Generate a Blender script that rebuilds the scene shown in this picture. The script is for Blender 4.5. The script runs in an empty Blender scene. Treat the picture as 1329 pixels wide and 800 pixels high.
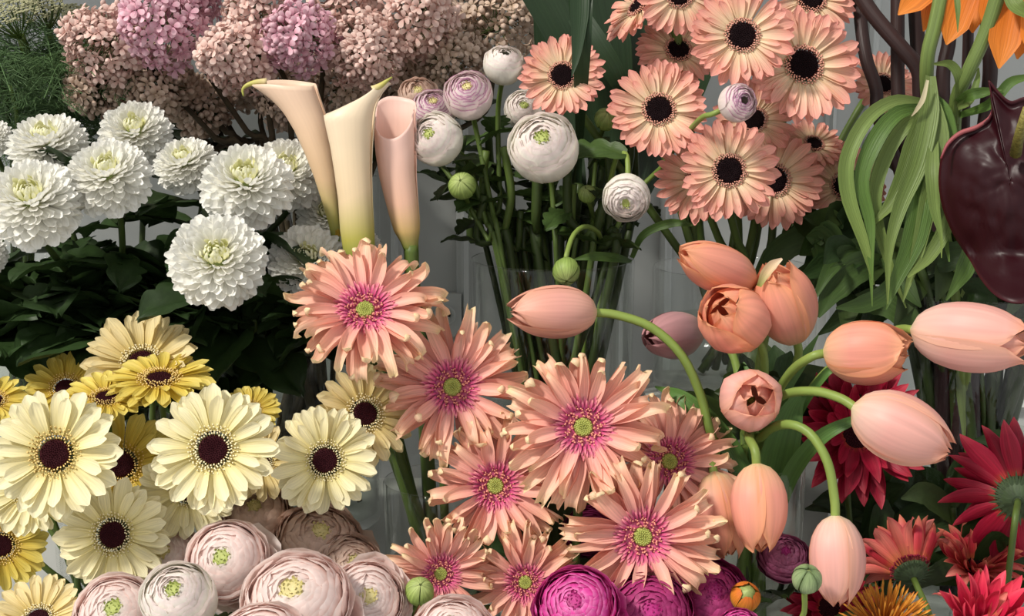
import bpy, math, random
from mathutils import Vector as V, Matrix as MX, noise as NZ

C = bpy.context.scene.collection
PI = math.pi
# ------------------------------------------------------------------ camera
FPX, ZC, PITCH = 2000.0, 1.5, math.radians(10)
CAM = V((0, 0, ZC))
FWD = V((0, math.cos(PITCH), -math.sin(PITCH)))
UP = V((0, math.sin(PITCH), math.cos(PITCH)))
RIGHT = V((1, 0, 0))
cd = bpy.data.cameras.new('camera')
cam = bpy.data.objects.new('camera', cd)
C.objects.link(cam)
cam.location = CAM
cam.rotation_euler = (PI / 2 - PITCH, 0, 0)
cd.sensor_fit = 'HORIZONTAL'
cd.sensor_width = 36
cd.lens = 36 * FPX / 1329
cd.clip_start = 0.05
bpy.context.scene.camera = cam
# ------------------------------------------------------------------ light
world = bpy.data.worlds.new('world')
bpy.context.scene.world = world
world.use_nodes = True
bg = world.node_tree.nodes['Background']
bg.inputs[0].default_value = (0.985, 0.985, 0.975, 1)
bg.inputs[1].default_value = 0.72
sd = bpy.data.lights.new('sun', 'SUN')
sd.energy = 3.4
sd.angle = math.radians(7)
sd.color = (1.0, 0.95, 0.86)
sun = bpy.data.objects.new('sun', sd)
C.objects.link(sun)
SUN_FROM = V((-0.62, -0.50, 0.80)).normalized()
sun.rotation_euler = SUN_FROM.to_track_quat('Z', 'Y').to_euler()
vs = bpy.context.scene.view_settings
vs.view_transform = 'Standard'
vs.look = 'None'
vs.gamma = 1
vs.use_curve_mapping = False
vs.exposure = 0.15
bpy.context.scene.cycles.max_bounces = 8
bpy.context.scene.cycles.transparent_max_bounces = 16


# ------------------------------------------------------------------ helpers
def P(px, py, d):
    return CAM + RIGHT * ((px - 664.5) * d / FPX) + UP * ((400 - py) * d / FPX) + FWD * d


def N(nx, ny):
    nz = math.sqrt(max(0.0, 1 - nx * nx - ny * ny))
    return (RIGHT * nx + UP * ny - FWD * nz).normalized()


def lin(h):
    h = h.lstrip('#')
    out = []
    for i in (0, 2, 4):
        c = int(h[i:i + 2], 16) / 255
        out.append(c / 12.92 if c <= .04045 else ((c + .055) / 1.055) ** 2.4)
    return (*out, 1)


def lerp(a, b, t):
    return a + (b - a) * t


def prof(pts):
    def f(t):
        for (t0, v0), (t1, v1) in zip(pts, pts[1:]):
            if t <= t1:
                k = (t - t0) / (t1 - t0) if t1 > t0 else 0
                return v0 + (v1 - v0) * k
        return pts[-1][1]
    return f


# ---- materials
def petal_mat(name, stops, edge=None, edge_amt=0.6, vein=0.12, vscale=(2.0, 22.0), rough=0.5, trans=0.28, rand=0.08, spec=0.3, blotch=None):
    m = bpy.data.materials.new(name)
    m.use_nodes = True
    nt = m.node_tree
    n, l = nt.nodes, nt.links
    pb = n['Principled BSDF']
    out = n['Material Output']
    uv = n.new('ShaderNodeUVMap')
    sep = n.new('ShaderNodeSeparateXYZ')
    l.new(uv.outputs[0], sep.inputs[0])
    cr = n.new('ShaderNodeValToRGB')
    e = cr.color_ramp.elements
    while len(e) < len(stops):
        e.new(0.5)
    for el, (p, c) in zip(e, stops):
        el.position = p
        el.color = lin(c)
    l.new(sep.outputs[0], cr.inputs[0])
    col = cr.outputs[0]
    if edge:
        s1 = n.new('ShaderNodeMath'); s1.operation = 'SUBTRACT'; s1.inputs[1].default_value = 0.5
        l.new(sep.outputs[1], s1.inputs[0])
        s2 = n.new('ShaderNodeMath'); s2.operation = 'ABSOLUTE'
        l.new(s1.outputs[0], s2.inputs[0])
        mr = n.new('ShaderNodeMapRange')
        mr.inputs[1].default_value = 0.22; mr.inputs[2].default_value = 0.5
        mr.inputs[3].default_value = 0; mr.inputs[4].default_value = edge_amt
        l.new(s2.outputs[0], mr.inputs[0])
        mx = n.new('ShaderNodeMix'); mx.data_type = 'RGBA'
        l.new(mr.outputs[0], mx.inputs[0]); l.new(col, mx.inputs[6])
        mx.inputs[7].default_value = lin(edge)
        col = mx.outputs[2]
    oi = n.new('ShaderNodeObjectInfo')
    mp = n.new('ShaderNodeMapping')
    mp.inputs['Scale'].default_value = (vscale[0], vscale[1], 1)
    l.new(uv.outputs[0], mp.inputs[0])
    cmb = n.new('ShaderNodeCombineXYZ')
    mu = n.new('ShaderNodeMath'); mu.operation = 'MULTIPLY'; mu.inputs[1].default_value = 60
    l.new(oi.outputs['Random'], mu.inputs[0]); l.new(mu.outputs[0], cmb.inputs[2])
    l.new(cmb.outputs[0], mp.inputs['Location'])
    nz = n.new('ShaderNodeTexNoise')
    nz.inputs['Scale'].default_value = 1.0
    nz.inputs['Detail'].default_value = 2
    l.new(mp.outputs[0], nz.inputs['Vector'])
    if blotch:
        bm = n.new('ShaderNodeMapRange')
        bm.inputs[1].default_value = 0.52; bm.inputs[2].default_value = 0.7
        bm.inputs[3].default_value = 0; bm.inputs[4].default_value = 0.8
        l.new(nz.outputs[0], bm.inputs[0])
        bx = n.new('ShaderNodeMix'); bx.data_type = 'RGBA'
        l.new(bm.outputs[0], bx.inputs[0]); l.new(col, bx.inputs[6])
        bx.inputs[7].default_value = lin(blotch)
        col = bx.outputs[2]
    m1 = n.new('ShaderNodeMapRange')
    m1.inputs[1].default_value = 0.3; m1.inputs[2].default_value = 0.7
    m1.inputs[3].default_value = 1 - vein * 1.6; m1.inputs[4].default_value = 1 + vein * 0.5
    l.new(nz.outputs[0], m1.inputs[0])
    m2 = n.new('ShaderNodeMapRange')
    m2.inputs[3].default_value = 1 - rand; m2.inputs[4].default_value = 1 + rand * .6
    l.new(oi.outputs['Random'], m2.inputs[0])
    mm = n.new('ShaderNodeMath'); mm.operation = 'MULTIPLY'
    l.new(m1.outputs[0], mm.inputs[0]); l.new(m2.outputs[0], mm.inputs[1])
    sc = n.new('ShaderNodeVectorMath'); sc.operation = 'SCALE'
    l.new(col, sc.inputs[0]); l.new(mm.outputs[0], sc.inputs['Scale'])
    l.new(sc.outputs[0], pb.inputs['Base Color'])
    pb.inputs['Roughness'].default_value = rough
    pb.inputs['Specular IOR Level'].default_value = spec
    bp = n.new('ShaderNodeBump')
    bp.inputs['Strength'].default_value = min(0.5, vein * 2)
    bp.inputs['Distance'].default_value = 0.002
    l.new(nz.outputs[0], bp.inputs['Height'])
    l.new(bp.outputs[0], pb.inputs['Normal'])
    if trans > 0:
        tr = n.new('ShaderNodeBsdfTranslucent')
        l.new(sc.outputs[0], tr.inputs[0])
        ms = n.new('ShaderNodeMixShader'); ms.inputs[0].default_value = trans
        l.new(pb.outputs[0], ms.inputs[1]); l.new(tr.outputs[0], ms.inputs[2])
        l.new(ms.outputs[0], out.inputs[0])
    return m


def plain_mat(name, c1, c2=None, scale=40.0, rough=0.6, spec=0.3, bump=0.0, stretch=(1, 1, 1), coat=0.0):
    m = bpy.data.materials.new(name)
    m.use_nodes = True
    nt = m.node_tree
    n, l = nt.nodes, nt.links
    pb = n['Principled BSDF']
    tc = n.new('ShaderNodeTexCoord')
    mp = n.new('ShaderNodeMapping'); mp.inputs['Scale'].default_value = stretch
    l.new(tc.outputs['Object'], mp.inputs[0])
    nz = n.new('ShaderNodeTexNoise'); nz.inputs['Scale'].default_value = scale; nz.inputs['Detail'].default_value = 3
    l.new(mp.outputs[0], nz.inputs['Vector'])
    cr = n.new('ShaderNodeValToRGB')
    cr.color_ramp.elements[0].position = .3; cr.color_ramp.elements[1].position = .7
    cr.color_ramp.elements[0].color = lin(c1); cr.color_ramp.elements[1].color = lin(c2 or c1)
    l.new(nz.outputs[0], cr.inputs[0]); l.new(cr.outputs[0], pb.inputs['Base Color'])
    pb.inputs['Roughness'].default_value = rough
    pb.inputs['Specular IOR Level'].default_value = spec
    pb.inputs['Coat Weight'].default_value = coat
    if bump:
        bp = n.new('ShaderNodeBump'); bp.inputs['Strength'].default_value = bump; bp.inputs['Distance'].default_value = .004
        l.new(nz.outputs[0], bp.inputs['Height']); l.new(bp.outputs[0], pb.inputs['Normal'])
    return m


def glass_mat(name, tint, gloss=0.9, ior=0.035):
    m = bpy.data.materials.new(name)
    m.use_nodes = True
    n, l = m.node_tree.nodes, m.node_tree.links
    n.remove(n['Principled BSDF'])
    out = n['Material Output']
    t = n.new('ShaderNodeBsdfTransparent'); t.inputs[0].default_value = tint
    g = n.new('ShaderNodeBsdfGlossy'); g.inputs['Roughness'].default_value = 0.04; g.inputs[0].default_value = (gloss, gloss, gloss, 1)
    lw = n.new('ShaderNodeLayerWeight'); lw.inputs[0].default_value = 0.5
    pw = n.new('ShaderNodeMath'); pw.operation = 'POWER'; pw.inputs[1].default_value = 5
    l.new(lw.outputs['Facing'], pw.inputs[0])
    f = n.new('ShaderNodeMath'); f.operation = 'MULTIPLY_ADD'; f.inputs[1].default_value = 0.75; f.inputs[2].default_value = ior
    l.new(pw.outputs[0], f.inputs[0])
    ms = n.new('ShaderNodeMixShader')
    l.new(f.outputs[0], ms.inputs[0]); l.new(t.outputs[0], ms.inputs[1]); l.new(g.outputs[0], ms.inputs[2])
    l.new(ms.outputs[0], out.inputs[0])
    return m


# ---- mesh building
class B:
    def __init__(s):
        s.v, s.f, s.u = [], [], []

    def grid(s, nu, nv, fn, closed=False):
        o = len(s.v)
        cols = nv if closed else nv + 1
        for i in range(nu + 1):
            t = i / nu
            for j in range(cols):
                q = -1 + 2 * j / nv
                s.v.append(tuple(fn(t, q)))
                s.u.append((t, (q + 1) / 2))
        for i in range(nu):
            for j in range(nv):
                a = o + i * cols + j
                b = o + i * cols + (j + 1) % cols
                s.f.append((a, b, b + cols, a + cols))
        return s

    def add(s, b, mx):
        o = len(s.v)
        s.v += [tuple(mx @ V(p)) for p in b.v]
        s.f += [tuple(i + o for i in f) for f in b.f]
        s.u += b.u
        return s

    def tube(s, pts, rad, sides=7, cap=True):
        n = len(pts)
        o = len(s.v)
        prev = None
        for i, p in enumerate(pts):
            tg = (pts[min(i + 1, n - 1)] - pts[max(i - 1, 0)])
            tg = tg.normalized() if tg.length > 1e-9 else V((0, 0, 1))
            if prev is None:
                a = tg.orthogonal().normalized()
            else:
                a = (prev - tg * prev.dot(tg))
                a = a.normalized() if a.length > 1e-6 else tg.orthogonal().normalized()
            prev = a
            b = tg.cross(a)
            r = rad(i / (n - 1)) if callable(rad) else rad
            for j in range(sides):
                an = 2 * PI * j / sides
                s.v.append(tuple(p + a * (r * math.cos(an)) + b * (r * math.sin(an))))
                s.u.append((i / (n - 1), j / sides))
        for i in range(n - 1):
            for j in range(sides):
                k = (j + 1) % sides
                s.f.append((o + i * sides + j, o + i * sides + k, o + (i + 1) * sides + k, o + (i + 1) * sides + j))
        if cap:
            s.f.append(tuple(o + j for j in reversed(range(sides))))
            s.f.append(tuple(o + (n - 1) * sides + j for j in range(sides)))
        return s

    def lathe(s, pts, sides=32):
        fn = prof
        k = len(pts) - 1

        def f(t, q):
            x = min(k, t * k)
            i = min(k - 1, int(x))
            w = x - i
            r = lerp(pts[i][0], pts[i + 1][0], w)
            z = lerp(pts[i][1], pts[i + 1][1], w)
            a = PI * (q + 1)
            return (r * math.cos(a), r * math.sin(a), z)
        return s.grid(k, sides, f, closed=True)

    def box(s, c, d):
        o = len(s.v)
        for x in (-1, 1):
            for y in (-1, 1):
                for z in (-1, 1):
                    s.v.append((c[0] + x * d[0] / 2, c[1] + y * d[1] / 2, c[2] + z * d[2] / 2))
                    s.u.append((0, 0))
        for f in ((0, 1, 3, 2), (4, 6, 7, 5), (0, 4, 5, 1), (2, 3, 7, 6), (0, 2, 6, 4), (1, 5, 7, 3)):
            s.f.append(tuple(o + i for i in f))
        return s

    def mesh(s, name, mat, smooth=True):
        me = bpy.data.meshes.new(name)
        me.from_pydata(s.v, [], s.f)
        uv = me.uv_layers.new(name='UVMap')
        li = [0] * len(me.loops)
        me.loops.foreach_get('vertex_index', li)
        flat = []
        for i in li:
            flat += s.u[i]
        uv.data.foreach_set('uv', flat)
        if smooth:
            me.polygons.foreach_set('use_smooth', [True] * len(me.polygons))
        me.materials.append(mat)
        me.update()
        return me


def bez(pts, n=16):
    """Catmull-Rom through pts."""
    q = [pts[0] * 2 - pts[1]] + list(pts) + [pts[-1] * 2 - pts[-2]]
    out = []
    k = len(pts) - 1
    for i in range(n + 1):
        x = i / n * k
        j = min(k - 1, int(x))
        t = x - j
        a, b, c, d = q[j], q[j + 1], q[j + 2], q[j + 3]
        out.append(0.5 * ((2 * b) + (c - a) * t + (2 * a - 5 * b + 4 * c - d) * t * t + (3 * b - a - 3 * c + d) * t ** 3))
    return out


def thing(name, label, cat, loc, group=None):
    o = bpy.data.objects.new(name, None)
    o.empty_display_size = 0.02
    o.location = loc
    o['label'] = label
    o['category'] = cat
    if group:
        o['group'] = group
    C.objects.link(o)
    return o


def part(parent, name, me, mw=None, kind=None, label=None):
    o = bpy.data.objects.new(name, me)
    if parent is not None:
        o.parent = parent
        base = parent.location.copy()
        q = parent.parent
        while q is not None:
            base += q.location
            q = q.parent
        o.matrix_basis = MX.Translation(-base) @ (mw if mw is not None else MX.Identity(4))
    elif mw is not None:
        o.matrix_basis = mw
    if kind:
        o['kind'] = kind
    if label:
        o['label'] = label
    C.objects.link(o)
    return o


def frame(pos, n, roll=0.0):
    z = n.normalized()
    x = V((0, 0, 1)).cross(z)
    x = x.normalized() if x.length > 1e-3 else V((1, 0, 0))
    y = z.cross(x)
    m = MX((x, y, z)).transposed().to_4x4()
    return MX.Translation(pos) @ m @ MX.Rotation(roll, 4, 'Z')


RX = lambda a: MX.Rotation(a, 4, 'X')
RY = lambda a: MX.Rotation(a, 4, 'Y')
RZ = lambda a: MX.Rotation(a, 4, 'Z')
T = lambda x, y, z: MX.Translation((x, y, z))
S = lambda s: MX.Scale(s, 4)


def S3(x, y, z):
    return MX.Diagonal((x, y, z, 1))


def petal(W, pf, a0=0.0, bend=0.0, cup=0.3, curl=0.0, tc=.7, twist=0.0, side=0.0, groove=0.0, ruf=0.0, nu=8, nv=4, seed=0, cup_end=None):
    """Unit-length petal along +X, upper face +Z; angles in radians."""
    r = random.Random(seed)
    ph = r.uniform(0, 6.28)
    n = 40
    xs, zs, ys, an = [0.0], [0.0], [0.0], []
    for i in range(n + 1):
        t = i / n
        c = max(0.0, (t - tc) / (1 - tc))
        an.append(a0 + bend * t + curl * c ** 1.5)
    for i in range(n):
        xs.append(xs[-1] + math.cos(an[i]) / n)
        zs.append(zs[-1] + math.sin(an[i]) / n)
        ys.append(ys[-1] + math.sin(side * (i / n)) / n)

    def f(t, s):
        i = min(n, int(round(t * n)))
        w = W * pf(t) / 2
        cc = cup if cup_end is None else lerp(cup, cup_end, t)
        ca = abs(cc) if abs(cc) > 1e-3 else 1e-3
        th = s * ca
        y = w * math.sin(th) / ca
        z = w * (1 - math.cos(th)) / ca * (1 if cc >= 0 else -1)
        z += groove * w * math.cos(s * PI * 2) * (0.4 + .6 * t)
        z += ruf * W * math.sin(ph + s * 7 + t * 5) * t
        tw = twist * t
        y, z = y * math.cos(tw) - z * math.sin(tw), y * math.sin(tw) + z * math.cos(tw)
        a = an[i]
        return (xs[i] - z * math.sin(a), ys[i] + y, zs[i] + z * math.cos(a))
    return B().grid(nu, nv, f)


def patch(a, wphi, pf, zs=1.0, ruf=0.0, t0=0.12, nu=7, nv=6, seed=0, tipout=0.0, ridge=0.0):
    """Cupped petal: a piece of a unit sphere opening along +Z from the origin."""
    r = random.Random(seed)
    p1, p2 = r.uniform(0, 6.28), r.uniform(0, 6.28)

    def f(t, s):
        tt = t0 + (1 - t0) * t
        th = a * tt
        k = 1 + ruf * tt * (math.sin(p1 + s * 3.5) * .6 + math.sin(p2 + s * 8 + t * 3) * .4)
        ro = math.sin(th) * k + tipout * max(0, t - .75) ** 2 * 16
        h = (1 - math.cos(th)) * zs * (1 + ruf * .8 * tt * math.sin(p2 + s * 5))
        h -= 0.10 * ridge * t * s * s
        ph = s * wphi * pf(t)
        return (ro * math.cos(ph), ro * math.sin(ph), h)
    return B().grid(nu, nv, f)
# ------------------------------------------------------------------ setting
TABLE = 0.88
wall_m = plain_mat('wall paint', '#AEB1B0', '#B6B9B7', 3, 0.55, 0.3, 0.02)
table_m = plain_mat('table paint', '#A8A9A6', '#B2B3AF', 4, 0.5, 0.3, 0.03)
floor_m = plain_mat('floor concrete', '#8A8782', '#98948E', 6, 0.7, 0.3, 0.1)


def struct(name, me, parent=None):
    o = part(parent, name, me)
    if parent is None:
        o['kind'] = 'structure'
    return o


WY = 2.16
wall = struct('wall_back', B().box((0, WY + .05, 1.3), (3.0, .1, 2.6)).mesh('wall_back', wall_m, False))
# raised panel mouldings of the painted panelling
wx = lambda px: (px - 664.5) * 2.15 / FPX


def moulding(x0, x1, z0, z1):
    # one mitred frame with a stepped profile
    b = B()
    pr = [(0, 0), (.002, .009), (.007, .012), (.011, .006), (.016, .004), (.018, 0)]
    cs = [(x0, z0, 1, 1), (x1, z0, -1, 1), (x1, z1, -1, -1), (x0, z1, 1, -1)]

    def f(t, q):
        k = int(round((q + 1) / 2 * 4)) % 4
        o, h = pr[int(round(t * 5))]
        x, z, sx, sz = cs[k]
        return (x + sx * o, WY - h - .0005, z + sz * o)
    b.grid(5, 4, f, closed=True)
    part(wall, 'panel_moulding', b.mesh('panel_moulding', wall_m, False))


for (a, b_) in ((-160, 430), (505, 608), (700, 812), (858, 1085), (1120, 1500)):
    moulding(wx(a), wx(b_), 0.97, 1.95)
struct('floor', B().box((0, 1.2, -.025), (3.0, 3.2, .05)).mesh('floor', floor_m, False))
cm = plain_mat('ceiling paint', '#D8D6D0', '#DEDCD6', 3, .7)
struct('shade_slab', B().box((0, 1.84, 2.28), (3.0, 0.66, .08)).mesh('shade_slab', cm, False))  # slab added out of view to keep sun off the wall and rear flowers
tb = thing('display_table', 'long white painted table under the vases against the wall', 'table', V((0, 1.55, 0)))
part(tb, 'tabletop', B().box((0, 1.53, TABLE - .02), (2.2, 1.18, .04)).mesh('tabletop', table_m, False))
for x in (-1.02, 1.02):
    for y in (1.0, 2.05):
        part(tb, 'leg', B().box((x, y, (TABLE - .04) / 2), (.06, .06, TABLE - .04)).mesh('leg', table_m, False))

tag_o = thing('display_block', 'white painted block under the vase of peach gerberas', 'block', V((P(950, 345, 1.73).x, P(950, 345, 1.73).y, TABLE)))
bc = P(950, 345, 1.73)
part(tag_o, 'block', B().box((bc.x, bc.y, TABLE + .1125), (.195, .195, .225)).mesh('block', table_m, False))
# wall socket beside the ranunculus vase
sk = thing('wall_socket', 'double round wall socket plate between the callas and ranunculus vase', 'socket', V((wx(560), WY, 1.34)))
pz = P(560, 415, 2.15).z
part(sk, 'plate', B().box((wx(560), WY - .006, pz), (.082, .012, .062)).mesh('plate', wall_m, False))
dark_m = plain_mat('socket hole', '#1A1A1A', '#222222', 40, .8)
for q in (541, 576):
    part(sk, 'socket_ring', B().lathe([(.0145, 0), (.0155, .004), (.0125, .004), (.011, .0005), (.001, .0005)], 24).mesh('socket_ring', wall_m), T(wx(q), WY - .012, pz) @ RX(PI / 2))
    for sx in (-1, 1):
        part(sk, 'socket_hole', B().lathe([(.0022, 0), (.0022, .001), (.0005, .001)], 10).mesh('socket_hole', dark_m), T(wx(q) + sx * .006, WY - .0125, pz) @ RX(PI / 2))

glass = glass_mat('clear glass', (0.985, 0.99, 0.985, 1))
waterm = glass_mat('vase water', (0.95, 0.97, 0.94, 1), 0.7, 0.01)


class Vase:
    def __init__(s, px, py, d, w, label, h=None, taper=0.94, floor=TABLE):
        s.c = P(px, py, d)
        s.R = w * d / FPX / 2
        if h is not None:
            s.c = V((s.c.x, s.c.y, floor + h))
        s.z0 = floor
        s.h = s.c.z - floor
        R, H, rb = s.R, s.h, s.R * taper
        o = thing('glass_vase', label, 'vase', V((s.c.x, s.c.y, floor)))
        part(o, 'glass', B().lathe([(0.001, .001), (rb - .003, .001), (rb, .006), (R, H - .003), (R - .0012, H), (R - .0028, H - .002), (rb - .003, .014), (0.001, .013)], 40).mesh('glass', glass), T(s.c.x, s.c.y, floor))
        wl = H * .55
        rw = lerp(rb, R, .55) - .0035
        part(o, 'water', B().lathe([(0.001, .0145), (rb - .0035, .0145), (rw, wl), (0.001, wl)], 32).mesh('water', waterm), T(s.c.x, s.c.y, floor))
        s.o = o

    def route(s, p0, n, rg, k=.05, spread=.72):
        """a stem from the head down through the rim to the vase floor"""
        dirx = V((p0.x - s.c.x, p0.y - s.c.y, 0))
        if dirx.length > 1e-4:
            dn = dirx.normalized()
        else:
            dn = V((1, 0, 0))
        a = rg.uniform(0, 6.28)
        rr = s.R * spread
        rim = V((s.c.x, s.c.y, s.c.z)) + dn * min(dirx.length, rr * .75) + V((math.cos(a), math.sin(a), 0)) * rr * .25
        q = rg.uniform(0, 6.28)
        bot = V((s.c.x, s.c.y, s.z0 + .022)) - dn * rr * .35 + V((math.cos(q), math.sin(q), 0)) * rr * .4
        m = p0 - n * k
        if m.z < rim.z + .012:
            # head level with the rim: arch over it
            m.z = rim.z + .012
        return [p0, m, lerp(m, rim, .6) + V((0, 0, .012 if m.z - rim.z < .05 else 0)), rim, bot]


V_ran = Vase(717, 335, 1.68, 214, 'wide clear glass vase holding the white ranunculus')
V_pea = Vase(950, 345, 1.73, 205, 'clear glass cylinder vase holding the peach gerberas with black centres', floor=1.105, taper=.99)
V_tul = Vase(980, 598, 1.50, 130, 'clear glass vase the pink tulips spill from')
V_cal = Vase(577, 622, 1.53, 160, 'clear glass vase holding the peach callas beside the pale yellow gerberas')
V_mum = Vase(180, 420, 1.72, 250, 'glass vase holding the white chrysanthemums behind the yellow gerberas')
V_lil = Vase(392, 225, 1.93, 205, 'tall glass vase with the lilac branches behind the callas')
V_dil = Vase(10, 225, 1.94, 120, 'tall glass vase with green umbels and feathery leaves behind the chrysanthemums')
V_cro = Vase(1268, 375, 1.64, 212, 'clear glass vase holding the crown imperials and the dark anthurium')
V_yel = Vase(140, 700, 1.50, 190, 'low glass vase holding most of the pale yellow gerberas', h=.085)
V_ye2 = Vase(395, 700, 1.555, 110, 'narrow low glass vase under the two right-hand yellow gerberas', h=.085)
V_blu = Vase(300, 760, 1.36, 170, 'low glass vase holding the blush ranunculus', h=.055)
V_cor = Vase(745, 745, 1.46, 130, 'low glass vase under the quilled coral gerberas', h=.085)
V_pin = Vase(875, 790, 1.37, 110, 'low glass vase holding the magenta ranunculus', h=.05)
V_red = Vase(1130, 760, 1.50, 130, 'low glass vase under the crimson gerberas by the hanging tulip', h=.07)
V_re2 = Vase(1290, 770, 1.48, 110, 'low glass vase under the crimson gerbera seen from behind', h=.07)

# ------------------------------------------------------------------ colours
stem_m = petal_mat('stem green', [(0, '#56692E'), (1, '#45582A')], vein=.12, vscale=(9, 3), rough=.5, trans=0, rand=.12)
stemlt_m = petal_mat('stem light green', [(0, '#84964A'), (1, '#66803A')], vein=.1, vscale=(9, 3), rough=.45, trans=0, rand=.08)
stemdk_m = petal_mat('stem dark green', [(0, '#38481F'), (1, '#2E3C1B')], vein=.12, vscale=(9, 3), rough=.5, trans=0, rand=.12)
leafdk_m = petal_mat('mum leaf green', [(0, '#2F4420'), (1, '#2A3E1E')], vein=.14, vscale=(8, 9), rough=.5, trans=.12, rand=.2)
leafmd_m = petal_mat('leaf mid green', [(0, '#4E6A30'), (1, '#466026')], vein=.14, vscale=(3, 14), rough=.45, trans=.18, rand=.15)
leafrn_m = petal_mat('ranunculus leaf green', [(0, '#42582A'), (1, '#3C5226')], vein=.14, vscale=(3, 14), rough=.5, trans=.15, rand=.15)
leaflt_m = petal_mat('strap leaf green', [(0, '#7C8F50'), (.6, '#748A48'), (1, '#84984F')], vein=.22, vscale=(1.2, 26), rough=.42, trans=.22, rand=.15)
leaftu_m = petal_mat('tulip leaf green', [(0, '#4F7038'), (1, '#567A3A')], vein=.12, vscale=(1.2, 20), rough=.4, trans=.15, rand=.12)
leafbl_m = petal_mat('blackish strap leaf', [(0, '#2A3D26'), (1, '#24371F')], vein=.12, vscale=(1, 16), rough=.35, trans=.1, rand=.15)
sepal_m = petal_mat('sepal green', [(0, '#7F9A48'), (.6, '#8FA656'), (1, '#B0BE78')], vein=.2, vscale=(2, 9), rough=.5, trans=.1)
calyx_m = petal_mat('calyx green', [(0, '#34432C'), (1, '#4A5C3C')], vein=.25, vscale=(2, 14), rough=.6, trans=0)


def stem(root, pts, r, mat=None, n=18, name='stem', r_end=None):
    q = bez(pts, n)
    re = r if r_end is None else r_end
    part(root, name, B().tube(q, lambda t: lerp(r, re, t), 8).mesh('stem', mat or stem_m))


# ------------------------------------------------------------------ gerberas
GP = prof([(0, .42), (.25, .72), (.5, .95), (.7, 1), (.84, .95), (.93, .74), (.98, .42), (1, .16)])
RP = prof([(0, .45), (.25, .8), (.5, 1), (.72, .8), (.88, .42), (.96, .16), (1, .04)])
QP = prof([(0, .42), (.2, .72), (.45, 1), (.66, .88), (.82, .72), (.92, .70), (.97, .5), (1, .2)])


def disc_parts(dark, tip, col2, col3, green=None, rw=.07):
    """unit-radius (petal tip = 1) flower eye: dome, tiny florets, ring of stamens"""
    r = random.Random(5)
    if green is None:
        dome = B().lathe([(.25, -.03), (.245, .05), (.22, .08), (.15, .075), (.06, .065), (.001, .06)], 28)
        fl = B()
        for i in range(110):
            rr = .215 * math.sqrt((i + .5) / 110)
            a = i * 2.39996
            h = .075 + .02 * r.random() - .02 * (1 - rr / .215)
            c = B().lathe([(.013, 0), (.012, .014), (.001, .022)], 5)
            fl.add(c, T(rr * math.cos(a), rr * math.sin(a), h))
        st = B()
        for i in range(150):
            rr = .24 + rw * (i % 4) / 3 + r.uniform(-.012, .012)
            a = i * 2 * PI / 150 + r.uniform(-.02, .02)
            h = .065 - .012 * (i % 4) + r.uniform(-.01, .01)
            c = B().lathe([(.007, -.03), (.007, .03), (.0155, .04), (.014, .062), (.001, .068)], 5)
            st.add(c, T(rr * math.cos(a), rr * math.sin(a), h) @ RZ(a) @ RY(.35 + .2 * (i % 3)))
        return [('disc', dome.mesh('disc', dark), None), ('disc_florets', fl.mesh('disc_florets', dark), 'stuff'), ('stamens', st.mesh('stamens', tip), 'stuff')]
    dome = B().lathe([(.115, -.02), (.11, .04), (.08, .065), (.04, .055), (.001, .045)], 24)
    fl = B()
    for i in range(70):
        rr = .10 * math.sqrt((i + .5) / 70)
        a = i * 2.39996
        fl.add(B().lathe([(.011, 0), (.01, .012), (.001, .02)], 5), T(rr * math.cos(a), rr * math.sin(a), .055))
    st = B()
    for i in range(190):
        rr = .118 + .12 * (i % 5) / 4 + r.uniform(-.01, .01)
        a = i * 2.39996
        st.add(B().lathe([(.008, 0), (.009, .05), (.014, .06), (.001, .072)], 5), T(rr * math.cos(a), rr * math.sin(a), .015 + r.uniform(-.01, .02)) @ RZ(a) @ RY(.2 + .14 * (i % 5)) @ RX(r.uniform(-.3, .3)))
    rg = B().lathe([(.10, .0), (.12, .028), (.21, .03), (.26, .005)], 24)
    for i in range(120):
        rr = .205 + .07 * (i % 3) / 2
        a = i * 2 * PI / 96 + r.uniform(-.03, .03)
        p = petal(.26, prof([(0, .5), (.6, 1), (1, .3)]), a0=1.0, bend=-.9, cup=.9, curl=-1.0, nu=4, nv=2, seed=i)
        rg.add(p, T(rr * math.cos(a), rr * math.sin(a), .045) @ RZ(a) @ S(.12 + .04 * r.random()))
    return [('disc', dome.mesh('disc', green), None), ('disc_florets', fl.mesh('disc_florets', green), 'stuff'), ('stamens', st.mesh('stamens', tip), 'stuff'), ('ray_florets', rg.mesh('ray_florets', col2), 'stuff')]


def gerbera_calyx():
    b = B().lathe([(.04, -.16), (.12, -.13), (.22, -.07), (.27, -.01), (.24, .0)], 20)
    for k in range(3):
        for i in range(22):
            a = (i + .5 * k) * 2 * PI / 22
            p = petal(.22, prof([(0, .8), (.4, 1), (1, .1)]), a0=.75 - .2 * k, bend=-.2, cup=.4, nu=3, nv=2)
            b.add(p, T(0, 0, -.15 + .03 * k) @ RZ(a) @ T(.06 + .05 * k, 0, -.01) @ S(.2))
    return b


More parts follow.
